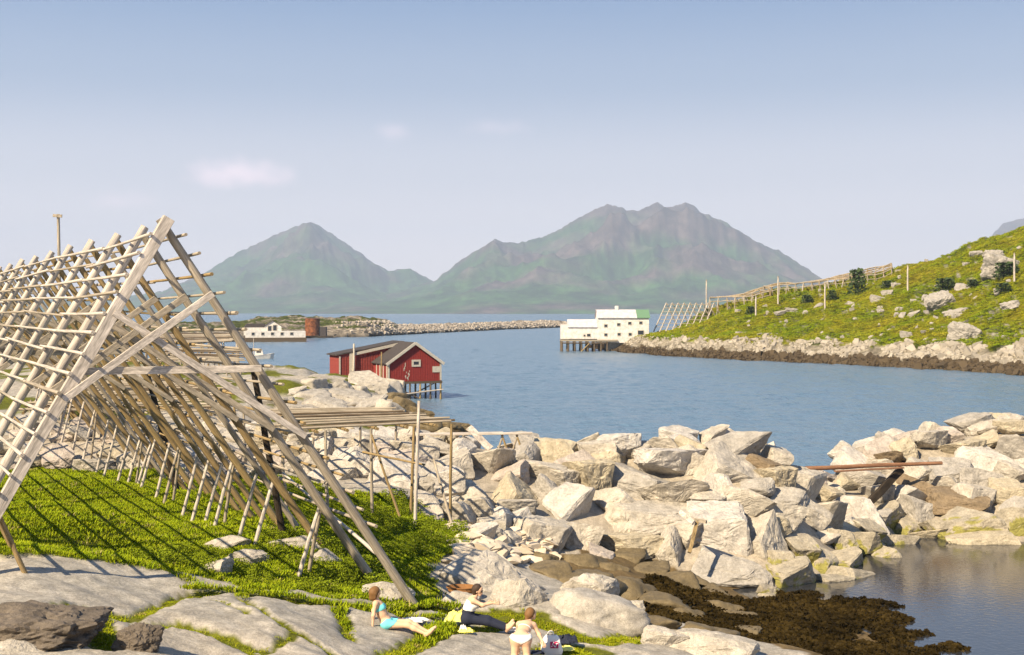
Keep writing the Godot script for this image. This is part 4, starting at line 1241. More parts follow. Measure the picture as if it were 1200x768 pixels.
func make_boathouse() -> void:
	var d := 138.0
	var yaw := deg_to_rad(24.0)
	var c := pd(486, 447, d)          # middle of the gable foot
	var t := thing("red_boathouse", Vector3(c.x, 0.0, c.z), "red wooden boathouse on stilts with white trim and dark roof", "boathouse")
	t.rotation.y = yaw
	var y0 := c.y; var eave := y0 + 2.0; var ridge := y0 + 4.1; var w := 6.1; var ln := 5.0
	gable("gable_house", t, w, ln, y0, eave, ridge, M.red, M.roof)
	# vertical cover boards on the gable
	var st := start()
	var x := -w / 2 + 0.12
	while x < w / 2:
		var top := ridge - absf(x) * (ridge - eave) / (w / 2) - 0.12
		box_into(st, Vector3(x, (y0 + top) / 2, 0.012), Vector3(0.09, top - y0, 0.03))
		x += 0.27
	tag(put("cover_boards", done(st), M.red, t), "", "", "", "stuff")
	# white barge boards, corner boards
	var half := w / 2 + 0.25
	var sl := (ridge - eave) / (w / 2)
	for s in [-1.0, 1.0]:
		beam("barge_board", PLANK[0], M.trim, t, Vector3(s * half, eave - 0.25 * sl + 0.0, 0.28), Vector3(0, ridge + 0.02, 0.28), 0.04, 0.15, Vector3.BACK, PI / 2)
		put("corner_board", box(Vector3(0.18, eave - y0 - 0.12, 0.06)), M.trim, t, Transform3D(Basis.IDENTITY, Vector3(s * (w / 2 - 0.08), (y0 + eave) / 2, 0.05)))
	window_part(t, Vector3(0.15, y0 + 1.95, 0.05), 1.0, 0.75, Basis.IDENTITY, "trim", 0.2)
	put("sign_board", box(Vector3(0.85, 0.65, 0.05)), M.trim, t, Transform3D(Basis.IDENTITY, Vector3(2.45, y0 + 1.25, 0.06)))
	# patches of peeling white paint
	st = start()
	for k in 14:
		box_into(st, Vector3(-0.9 + rng.randf_range(-0.4, 0.4), y0 + rng.randf_range(0.3, 1.9), 0.03), Vector3(0.07, rng.randf_range(0.1, 0.45), 0.012))
	tag(put("peeling_paint", done(st), M.trim, t), "", "", "", "stuff")
	# doors on the landward side
	var lb := Basis(Vector3.UP, -PI / 2)
	for z in [-0.75, -3.1]:
		var fr := put("door", box(Vector3(1.0, 1.85, 0.05)), M.red_old, t, Transform3D(lb, Vector3(-w / 2 - 0.03, y0 + 0.93, z)))
		for s in [-1.0, 1.0]:
			put("door_post", box(Vector3(0.2, 1.95, 0.08)), M.trim, fr, Transform3D(Basis.IDENTITY, Vector3(s * 0.58, 0.02, 0.02)))
	# the long shed behind
	var wall := prism([Vector2(-7.0, y0 - 0.9), Vector2(0.4, y0 - 0.9), Vector2(0.4, ridge - 0.02), Vector2(-7.0, y0 + 2.75)], -8.6, -5.02)
	put("shed_wall", wall, M.red_old, t)
	st = start()
	x = -6.8
	while x < -0.2:
		var top := lerpf(y0 + 2.75, ridge - 0.02, (x + 7.0) / 7.4) - 0.25
		box_into(st, Vector3(x, (y0 - 0.9 + top) / 2, -5.0), Vector3(0.1, top - y0 + 0.9, 0.03))
		x += 0.3
	tag(put("cover_boards", done(st), M.red_old, t), "", "", "", "stuff")
	put("shed_roof", prism([Vector2(-7.3, y0 + 2.7), Vector2(0.5, ridge + 0.0), Vector2(0.5, ridge + 0.14), Vector2(-7.3, y0 + 2.84)], -8.8, -4.85), M.roof, t)
	put("barge_board", prism([Vector2(-5.4, y0 + 2.68), Vector2(0.3, ridge - 0.26), Vector2(0.3, ridge + 0.06), Vector2(-5.4, y0 + 2.98)], -4.84, -4.78), M.trim, t)
	put("corner_board", box(Vector3(0.16, 3.3, 0.06)), M.trim, t, Transform3D(Basis.IDENTITY, Vector3(-6.9, y0 + 1.0, -4.96)))
	put("corner_board", box(Vector3(0.4, 3.6, 0.12)), M.trim, t, Transform3D(Basis.IDENTITY, Vector3(-5.6, y0 + 1.2, -4.95)))
	beam("downpipe", LOG[0], M.trim, t, Vector3(-5.4, y0 + 1.0, -4.75), Vector3(-5.35, y0 + 4.0, -4.75), 0.14)
	beam("downpipe", LOG[0], M.wood_bark, t, Vector3(-3.6, y0 + 0.5, -0.6), Vector3(-3.55, y0 + 3.2, -0.6), 0.09)
	# deck and stilts
	put("floor_frame", box(Vector3(6.3, 0.25, 5.2), Vector3(0, y0 - 0.14, -2.5)), M.wood_brown, t)
	for z in [0.0, -1.6, -3.3, -4.8]:
		for k in 6:
			var xx := -2.9 + k * 1.18
			var front: bool = z == 0.0
			beam("stilt", pick(LOG), M.wood_ochre if front and k % 2 == 1 else M.wood_brown, t, Vector3(xx, -2.2, z), Vector3(xx, y0 - 0.02, z), 0.13 if front else 0.11)
	beam("stilt_brace", LOG[1], M.wood_pale, t, Vector3(-1.6, 0.55, 0.2), Vector3(3.2, 1.0, 0.2), 0.09)
	beam("stilt_brace", LOG[1], M.wood_brown, t, Vector3(-2.8, 1.6, 0.12), Vector3(1.0, -0.2, 0.12), 0.08)
	beam("stilt_brace", LOG[1], M.wood_brown, t, Vector3(-1.0, -0.2, -1.5), Vector3(2.8, 1.6, -1.5), 0.08)

func make_quay_house() -> void:
	var d := 303.0
	var k := d / F
	var c := pd(700, 397, d)
	var t := thing("white_quay_house", Vector3(c.x, 0, c.z), "long white quay house on dark piles beside the headland", "building")
	var y := c.y
	# main block, ridge along x
	var w := 46.5 * k; var e := 24.5 * k; var top := 33.5 * k
	put("wall", box(Vector3(w + 14 * k, e + 1.0, 7.0), Vector3((w + 14 * k) / 2, y + e / 2 - 0.5, -3.5)), M.house, t)
	var rb := Basis(Vector3.UP, PI / 2)
	put("roof_slope", prism([Vector2(-0.35, y + e - 0.1), Vector2(3.5, y + top), Vector2(3.5, y + top + 0.12), Vector2(-0.35, y + e + 0.05)], 0.0, w), M.pale_roof, t, Transform3D(rb, Vector3(0, 0, 0)))
	put("roof_slope", prism([Vector2(-0.35, y + e - 0.1), Vector2(3.5, y + top), Vector2(3.5, y + top + 0.12), Vector2(-0.35, y + e + 0.05)], w + 0.01, w + 14 * k + 0.3), M.green_roof, t, Transform3D(rb, Vector3.ZERO))
	put("roof_slope", prism([Vector2(7.35, y + e - 0.1), Vector2(3.5, y + top), Vector2(3.5, y + top + 0.12), Vector2(7.35, y + e + 0.05)], -0.2, w + 14 * k + 0.3), M.pale_roof, t, Transform3D(rb, Vector3.ZERO))
	put("gable_wall", prism([Vector2(0.05, y + e), Vector2(6.95, y + e), Vector2(3.5, y + top - 0.05)], 0.05, w + 14 * k - 0.05), M.house, t, Transform3D(rb, Vector3.ZERO))
	put("chimney", box(Vector3(0.8, 1.2, 0.8), Vector3(24 * k, y + top + 0.4, -3.5)), M.house, t)
	for q in [[10, 15], [25, 16.5], [38, 18], [10, 4.5], [25.5, 5], [38.5, 5], [51, 18.5]]:
		window_part(t, Vector3(q[0] * k, y + q[1] * k, 0.04), 0.9, 0.8, Basis.IDENTITY, "trim", 0.1)
	window_part(t, Vector3(51 * k, y + 7 * k, 0.04), 1.6, 1.2, Basis.IDENTITY, "trim", 0.12)
	# lower wing toward the sea
	var wl := 33.5 * k
	put("wing_wall", box(Vector3(wl, 14.0 * k, 7.0), Vector3(-wl / 2, y + 6.7 * k, -3.6)), M.house, t)
	put("wing_roof", prism([Vector2(-0.3, y + 13.3 * k), Vector2(3.5, y + 22.5 * k), Vector2(7.2, y + 13.3 * k)], -wl - 0.2, -0.01), M.pale_roof, t, Transform3D(rb, Vector3(0, 0, -0.1)))
	put("end_shed", box(Vector3(9 * k, 17 * k, 5.0), Vector3(-wl - 4.5 * k, y + 8 * k, -3.2)), M.house, t)
	window_part(t, Vector3(-10 * k, y + 4 * k, -0.06), 1.0, 0.8, Basis.IDENTITY, "trim", 0.1)
	window_part(t, Vector3(-15 * k, y + 3.5 * k, -0.06), 0.6, 0.6, Basis.IDENTITY, "trim", 0.1)
	put("deck", box(Vector3(66 * k, 0.4, 9.0), Vector3(-wl + 24 * k, y - 0.45, -3.5)), M.wood_grey, t)
	put("quay_wall", box(Vector3(46 * k, 3.2, 6.0), Vector3(34 * k, y - 2.6, -4.0)), M.grey, t)
	for i in 8:
		for z in [0.7, -3.0, -7.0]:
			beam("pile", LOG[i % 3], M.wood_brown, t, Vector3(-wl - 8 * k + i * 7.6 * k, -2.5, z), Vector3(-wl - 8 * k + i * 7.6 * k, y - 0.4, z), 0.26)
	beam("pile_brace", LOG[0], M.wood_brown, t, Vector3(-wl - 8 * k, 2.0, 0.9), Vector3(12 * k, 2.0, 0.9), 0.16)
	beam("pile_brace", LOG[0], M.wood_bark, t, Vector3(-wl + 12 * k, -0.5, 1.0), Vector3(-wl + 24 * k, y - 1.1, 1.0), 0.18)
	beam("gangway", PLANK[0], M.wood_bark, t, Vector3(46 * k, y - 0.1, 1.2), Vector3(110 * k, y + 1.2, 1.2), 0.5, 0.15, Vector3.UP)

func make_far_quay() -> void:
	var d := 402.0
	var k := d / F
	var c := pd(320, 392.5, d)
	var t := thing("white_warehouse", Vector3(c.x, 0, c.z), "white gabled warehouse with a low quay wing beyond the rack", "building")
	t.rotation.y = deg_to_rad(14)
	gable("wall", t, 19 * k, 24 * k, 1.0, c.y + 10 * k, c.y + 16 * k, M.house, M.roof)
	put("side_wing", box(Vector3(24 * k, 9 * k, 20 * k), Vector3(-21 * k, c.y + 4 * k, -12 * k)), M.house, t)
	put("wing_roof", prism([Vector2(-33 * k, c.y + 8.5 * k), Vector2(-9 * k, c.y + 8.5 * k), Vector2(-9 * k, c.y + 13 * k), Vector2(-30 * k, c.y + 13 * k)], -22 * k, -4 * k), M.roof, t)
	put("quay_shed", box(Vector3(68 * k, 8 * k, 5.0), Vector3(2 * k, c.y + 0.5 * k, 2.6)), M.house, t)
	put("quay_front", box(Vector3(70 * k, 1.4, 5.5), Vector3(2 * k, c.y - 5.6 * k, 2.6)), M.wood_brown, t)
	for q in [[-4, 7], [2, 8]]: window_part(t, Vector3(q[0] * k, c.y + q[1] * k, 0.06), 1.4, 2.0, Basis.IDENTITY, "trim", 0.15)
	for i in 5: window_part(t, Vector3((-24 + i * 11) * k, c.y + 1.5 * k, 5.16), 1.1, 1.0, Basis.IDENTITY, "trim", 0.12)
	# storage tank
	var tc := pd(366, 392, 452)
	var tk := thing("storage_tank", tc, "rusty orange round storage tank beside the white warehouse", "tank")
	var cy := CylinderMesh.new(); cy.top_radius = 2.6; cy.bottom_radius = 2.6; cy.height = 6.0; cy.radial_segments = 28
	put("shell", cy, M.tank, tk, Transform3D(Basis.IDENTITY, Vector3(0, 2.6, 0)))
	var rim := TorusMesh.new(); rim.inner_radius = 2.55; rim.outer_radius = 2.75
	put("rim", rim, M.tank, tk, Transform3D(Basis.IDENTITY, Vector3(0, 5.55, 0)))
	var lid := CylinderMesh.new(); lid.top_radius = 0.3; lid.bottom_radius = 2.6; lid.height = 0.4
	put("lid", lid, M.roof, tk, Transform3D(Basis.IDENTITY, Vector3(0, 5.78, 0)))
	put("pump_house", box(Vector3(2.6, 3.2, 2.6), Vector3(3.6, 1.0, -0.5)), M.roof, tk)
	# moored boat
	var bd := 255.0
	var bc := pd(306, 419.5, bd)
	var b := thing("moored_boat", Vector3(bc.x, -0.05, bc.z), "small white motor boat moored off the rocky point", "boat")
	b.rotation.y = deg_to_rad(8)
	var st := start()
	var ring := []
	for i in 9:
		var s := i / 8.0
		var hw := 1.05 * pow(sin(PI * (0.12 + 0.62 * (1.0 - s))), 0.7) * (1.0 if s < 0.98 else 0.15)
		var top := 0.75 + 0.5 * s * s
		ring.append([Vector3(-2.6 + s * 5.2, top, hw), Vector3(-2.6 + s * 4.9, -0.2, hw * 0.6), Vector3(-2.6 + s * 4.9, -0.2, -hw * 0.6), Vector3(-2.6 + s * 5.2, top, -hw)])
	for i in 8:
		for j in 3:
			quad(st, ring[i][j], ring[i][j + 1], ring[i + 1][j + 1], ring[i + 1][j])
		quad(st, ring[i][0] + Vector3(0, -0.1, 0), ring[i + 1][0] + Vector3(0, -0.1, 0), ring[i + 1][3] + Vector3(0, -0.1, 0), ring[i][3] + Vector3(0, -0.1, 0))
	quad(st, ring[0][0], ring[0][3], ring[0][2], ring[0][1])
	put("hull", done(st), M.house, b)
	put("wheelhouse", prism([Vector2(-1.3, 0.6), Vector2(0.5, 0.6), Vector2(0.2, 1.9), Vector2(-1.2, 1.9)], -0.6, 0.6), M.house, b)
	put("window", box(Vector3(0.9, 0.4, 1.24), Vector3(-0.45, 1.5, 0)), M.glass, b)
	beam("mast", LOG[0], M.wood_pale, b, Vector3(-1.5, 0.6, 0), Vector3(-1.5, 4.2, 0), 0.06)

# ------------------------------------------------------------------ small timber
func make_timber() -> void:
	var c := hit(555, 522, 45.0)
	var t := thing("broken_trestle", c, "broken pale plank trestle lying on top of the breakwater", "trestle")
	var y := Vector3(0, 0.55, 0)
	beam("plank", PLANK[0], M.wood_pale, t, Vector3(-2.7, 0.45, 0.3), Vector3(2.4, 0.5, 0.1), 0.14, 0.04, Vector3.UP)
	beam("plank", PLANK[1], M.wood_pale, t, Vector3(-2.6, 0.40, -0.5), Vector3(1.2, 0.46, -0.5), 0.12, 0.04, Vector3.UP)
	beam("plank", PLANK[1], M.wood_pale, t, Vector3(-0.2, 0.75, 0.2), Vector3(0.7, -0.1, 0.5), 0.16, 0.03, Vector3(0.5, 0.5, 1))
	for q in [[-2.3, -0.2], [-0.7, -0.25], [0.9, 0.1], [1.5, 0.1], [-1.4, 0.0]]:
		beam("trestle_leg", LOG[0], M.wood_grey, t, Vector3(q[0], -0.5, q[1]), Vector3(q[0] + 0.3, 0.44, q[1]), 0.05)
		beam("trestle_leg", LOG[1], M.wood_ochre, t, Vector3(q[0] + 0.6, -0.5, q[1]), Vector3(q[0] + 0.25, 0.44, q[1]), 0.05)
	# foot bridge pole over the gap
	var a := pd(944, 549.5, 54.5); var b := pd(1104, 543, 56.0)
	var br := thing("bridge_log", a, "reddish log laid across the gap in the breakwater", "log")
	beam("log", LOG[1], M.wood_red, br, Vector3.ZERO, b - a, 0.1)
	beam("plank", PLANK[1], M.wood_red, br, Vector3(1.2, -0.08, 0.3), (b - a) * 0.7 + Vector3(0, -0.10, 0.2), 0.1, 0.03, Vector3.UP)
	var e := pd(1056, 551, 56.0); var f := pd(1013, 590, 54.0)
	var dk := thing("leaning_timber", f, "dark timber leaning against blocks below the bridge log", "timber")
	beam("timber", PLANK[0], M.wood_dark, dk, Vector3(0, -0.2, 0), e - f, 0.16, 0.12, Vector3.BACK)
	# driftwood between boulders
	for q in [[[808, 648, 43.0], [817, 612, 43.6], "wood_bark", 0.06, "brownish upright driftwood board between breakwater boulders"], [[806, 608, 44.0], [828, 612, 43.4], "wood_grey", 0.06, "short grey driftwood stick lying on a breakwater boulder"], [[797, 600, 44.2], [813, 613, 43.4], "wood_pale", 0.09, "pale driftwood board sloping down between breakwater boulders"]]:
		var p := pd(q[0][0], q[0][1], q[0][2]); var r := pd(q[1][0], q[1][1], q[1][2])
		var dw := thing("driftwood", p, q[4], "driftwood", "driftwood in the breakwater")
		beam("board", PLANK[2], M[q[2]], dw, Vector3(0, 0, 0), r - p, q[3], 0.04, Vector3.BACK)
	# leaning stick
	var s0 := hit(532, 619, 30.0)
	var stick := thing("leaning_stick", s0, "grey stick leaning on the blocks beside the weeds", "stick")
	beam("stick", LOG[2], M.wood_grey, stick, Vector3(0, -0.1, 0), pd(508, 538, -s0.z + 1.5) - s0, 0.05)
	# mast behind the rack
	var m0 := pd(71, 430, 84.0)
	m0.y = surf(m0.x, 84.0)
	var m1 := pd(68, 251, 84.0)
	var up := thing("utility_pole", m0, "tall thin pole with a short crossarm behind the tall rack", "pole")
	beam("post", LOG[0], M.wood_grey, up, Vector3(0, -0.5, 0), m1 - m0, 0.12)
	beam("crossarm", PLANK[0], M.wood_grey, up, m1 - m0 + Vector3(-0.3, -0.1, 0.12), m1 - m0 + Vector3(0.28, -0.15, 0.12), 0.1, 0.06, Vector3.BACK)

# ------------------------------------------------------------------ seaweed
func make_seaweed() -> void:
	var frond := leafy(31, 36, 0.12, 0.22, 0.11)
	var ts := []; var cs := []
	var bed := trace([[740, 690], [800, 680], [870, 705], [940, 705], [1000, 712], [1040, 722], [1062, 738], [1030, 742], [1090, 748], [1050, 757], [1130, 767], [900, 767], [850, 750], [790, 738], [760, 712]])
	var n := 0
	while n < 26000:
		n += 1
		var x := rng.randf_range(3.0, 15.0); var d := rng.randf_range(33.0, 45.0)
		if not Geometry2D.is_point_in_polygon(Vector2(x, d) + Vector2(noise.get_noise_2d(x * 8, d * 8), noise.get_noise_2d(x * 8 + 50, d * 8)) * 0.7, bed): continue
		if noise.get_noise_2d(x * 5.0 + 100, d * 5.0) < -0.22: continue
		var s := rng.randf_range(0.6, 1.4)
		var y := maxf(ground_height(x, d, -1.0), -0.06)
		ts.append(Transform3D(Basis(Vector3.UP, rng.randf() * TAU).scaled(Vector3(s, s * 0.8, s)), Vector3(x, y - 0.02, -d)))
		var g := rng.randf_range(0.5, 1.3)
		var k := clampf(0.5 + noise.get_noise_2d(x * 3, d * 3), 0, 1)
		cs.append(Color(lerpf(0.018, 0.045, k) * g, lerpf(0.013, 0.031, k) * g, lerpf(0.005, 0.010, k) * g))
	scatter("seaweed", frond, M.weed, ts, cs, "brown seaweed covering the low shore by the inlet", "seaweed")

# ------------------------------------------------------------------ people
var nets_cell := 0.014
func field(bones: Array, cell: float, k: float) -> Dictionary:
	var lo := Vector3.ONE * 99; var hi := -lo
	for b in bones:
		var r: float = maxf(b[2], b[3]) + k + cell * 3.0
		for q in 2:
			lo = lo.min(b[q] - Vector3.ONE * r); hi = hi.max(b[q] + Vector3.ONE * r)
	var n := Vector3i(((hi - lo) / cell).ceil()) + Vector3i.ONE
	var v := PackedFloat32Array(); v.resize(n.x * n.y * n.z); v.fill(1.0)
	for b in bones:
		var a: Vector3 = b[0]; var e: Vector3 = b[1] - b[0]
		var l2 := maxf(e.length_squared(), 1e-8)
		var r: float = maxf(b[2], b[3]) + k + cell * 2.0
		var i0 := Vector3i(((a.min(b[1]) - Vector3.ONE * r - lo) / cell).floor()).clamp(Vector3i.ZERO, n - Vector3i.ONE)
		var i1 := Vector3i(((a.max(b[1]) + Vector3.ONE * r - lo) / cell).ceil()).clamp(Vector3i.ZERO, n - Vector3i.ONE)
		var flat: Vector3 = b[4] if b.size() > 4 else Vector3.ONE
		for z in range(i0.z, i1.z + 1):
			for y in range(i0.y, i1.y + 1):
				for x in range(i0.x, i1.x + 1):
					var p := lo + Vector3(x, y, z) * cell
					var t := clampf((p - a).dot(e) / l2, 0, 1)
					var dd := ((p - a - e * t) / flat).length() - lerpf(b[2], b[3], t)
					var id := (z * n.y + y) * n.x + x
					var o := v[id]
					var h := maxf(k - absf(o - dd), 0.0) / k
					v[id] = minf(o, dd) - h * h * k * 0.25
	return {"v": v, "n": n, "lo": lo, "cell": cell}

func nets(f: Dictionary, st: SurfaceTool, inflate := 0.0, region := []) -> void:
	var v: PackedFloat32Array = f.v; var n: Vector3i = f.n; var lo: Vector3 = f.lo; var cell: float = f.cell
	if inflate != 0.0 or region.size() > 0:
		v = v.duplicate()
		for z in n.z:
			for y in n.y:
				for x in n.x:
					var id := (z * n.y + y) * n.x + x
					if v[id] > 0.1: continue
					var q := v[id] - inflate
					for h in region: q = maxf(q, (h[0] as Vector3).dot(lo + Vector3(x, y, z) * cell) - h[1])
					v[id] = q
	var where := {}
	var sx := 1; var sy := n.x; var sz := n.x * n.y
	var corner := [0, sx, sy, sx + sy, sz, sx + sz, sy + sz, sx + sy + sz]
	for z in n.z - 1:
		for y in n.y - 1:
			for x in n.x - 1:
				var id := z * sz + y * sy + x
				var m := 0
				for c in 8:
					if v[id + corner[c]] < 0.0: m |= 1 << c
				if m == 0 or m == 255: continue
				var s := Vector3.ZERO; var cnt := 0
				for e in [[0, 1], [2, 3], [4, 5], [6, 7], [0, 2], [1, 3], [4, 6], [5, 7], [0, 4], [1, 5], [2, 6], [3, 7]]:
					var a := v[id + corner[e[0]]]; var b := v[id + corner[e[1]]]
					if (a < 0.0) != (b < 0.0):
						var t := a / (a - b)
						var pa := Vector3(e[0] & 1, (e[0] >> 1) & 1, (e[0] >> 2) & 1); var pb := Vector3(e[1] & 1, (e[1] >> 1) & 1, (e[1] >> 2) & 1)
						s += pa.lerp(pb, t); cnt += 1
				where[id] = lo + (Vector3(x, y, z) + s / cnt) * cell
	for id in where:
		var inside := v[id] < 0.0
		for ax in 3:
			var d: int = [sx, sy, sz][ax]; var u: int = [sy, sz, sx][ax]; var w: int = [sz, sx, sy][ax]
			if (v[id] < 0.0) == (v[id + d] < 0.0): continue
			if not (where.has(id - u) and where.has(id - w) and where.has(id - u - w)): continue
			var q := [where[id], where[id - u], where[id - u - w], where[id - w]]
			if inside: quad(st, q[0], q[1], q[2], q[3])
			else: quad(st, q[3], q[2], q[1], q[0])

func band(n: Vector3, c: Vector3, half: float) -> Array:
	return [[n, n.dot(c) + half], [-n, half - n.dot(c)]]

func skin(fs: Array) -> ArrayMesh:
	var st := SurfaceTool.new(); st.begin(Mesh.PRIMITIVE_TRIANGLES); st.set_smooth_group(0)
	for f in fs:
		if f is Array: nets(f[0], st, f[1], f[2])
		else: nets(f, st)
	st.index()
	st.generate_normals()
	return st.commit()

# five fingers rooted in the palm; reach = finger direction, back = back of the hand, thumb = toward the thumb
func hand(wrist: Vector3, reach: Vector3, back: Vector3, thumb: Vector3) -> Array:
	reach = reach.normalized(); thumb = (thumb - reach * thumb.dot(reach)).normalized()
	back = thumb.cross(reach).normalized() * signf(thumb.cross(reach).dot(back) + 0.001)
	var b := [[wrist, wrist + reach * 0.05, 0.024, 0.028], [wrist + reach * 0.03 - thumb * 0.018, wrist + reach * 0.085 - thumb * 0.022, 0.018, 0.016], [wrist + reach * 0.03 + thumb * 0.016, wrist + reach * 0.085 + thumb * 0.02, 0.018, 0.016]]
	var len := [0.072, 0.08, 0.074, 0.058]
	for i in 4:
		var k := wrist + reach * 0.085 + thumb * (0.032 - i * 0.0215)
		var m: Vector3 = k + (reach + thumb * (0.12 - i * 0.09) - back * 0.12).normalized() * len[i] * 0.55
		b.append([k, m, 0.010, 0.009]); b.append([m, m + (reach - back * 0.5).normalized() * len[i] * 0.5, 0.009, 0.008])
	var r := wrist + reach * 0.03 + thumb * 0.026
	b.append([r, r + (thumb + reach * 0.7).normalized() * 0.035, 0.013, 0.011]); b.append([r + (thumb + reach * 0.7).normalized() * 0.035, r + (thumb * 0.6 + reach).normalized() * 0.07, 0.011, 0.009])
	return b

# c: middle of the skull, look: where the face points
func head_bones(c: Vector3, look: Vector3, up: Vector3) -> Array:
	look = look.normalized()
	return [[c + up * 0.03 - look * 0.02, c + up * 0.03 + look * 0.015, 0.086, 0.083], [c - up * 0.03 + look * 0.03, c - up * 0.075 + look * 0.055, 0.062, 0.036], [c - up * 0.0 + look * 0.09, c - up * 0.025 + look * 0.104, 0.009, 0.013],
		[c + look.cross(up) * 0.078 - up * 0.005, c + look.cross(up) * 0.082 - up * 0.03, 0.016, 0.011], [c - look.cross(up) * 0.078 - up * 0.005, c - look.cross(up) * 0.082 - up * 0.03, 0.016, 0.011]]

func face_parts(t: Node3D, c: Vector3, look: Vector3, up: Vector3, glasses: bool) -> void:
	look = look.normalized()
	var side := look.cross(up).normalized()
	var sp := SphereMesh.new(); sp.radius = 1.0; sp.height = 2.0; sp.radial_segments = 12; sp.rings = 6
	var b := Basis(side, up, look)
	for s in [-1.0, 1.0]:
		if glasses: put("sunglass_lens", sp, M.black, t, Transform3D(b * Basis.from_scale(Vector3(0.027, 0.022, 0.012)), c + look * 0.093 + side * s * 0.034 + up * 0.01))
		else: put("eye", sp, M.black, t, Transform3D(b * Basis.from_scale(Vector3(0.012, 0.007, 0.007)), c + look * 0.088 + side * s * 0.032 + up * 0.008))
	if glasses: put("sunglass_bridge", box(Vector3(0.15, 0.007, 0.01)), M.black, t, Transform3D(b, c + look * 0.094 + up * 0.018))
	put("mouth", sp, M.lip, t, Transform3D(b * Basis.from_scale(Vector3(0.022, 0.006, 0.006)), c + look * 0.093 - up * 0.06))

func foot_bones(ankle: Vector3, toe: Vector3, side: Vector3) -> Array:
	var f := (toe - ankle)
	return [[ankle - f * 0.25, ankle + f * 0.4, 0.036, 0.034], [ankle + f * 0.4, toe, 0.034, 0.02], [ankle + f * 0.5 + side * 0.02, toe + side * 0.022 - f * 0.08, 0.024, 0.015], [ankle + f * 0.5 - side * 0.02, toe - side * 0.018, 0.024, 0.017]]

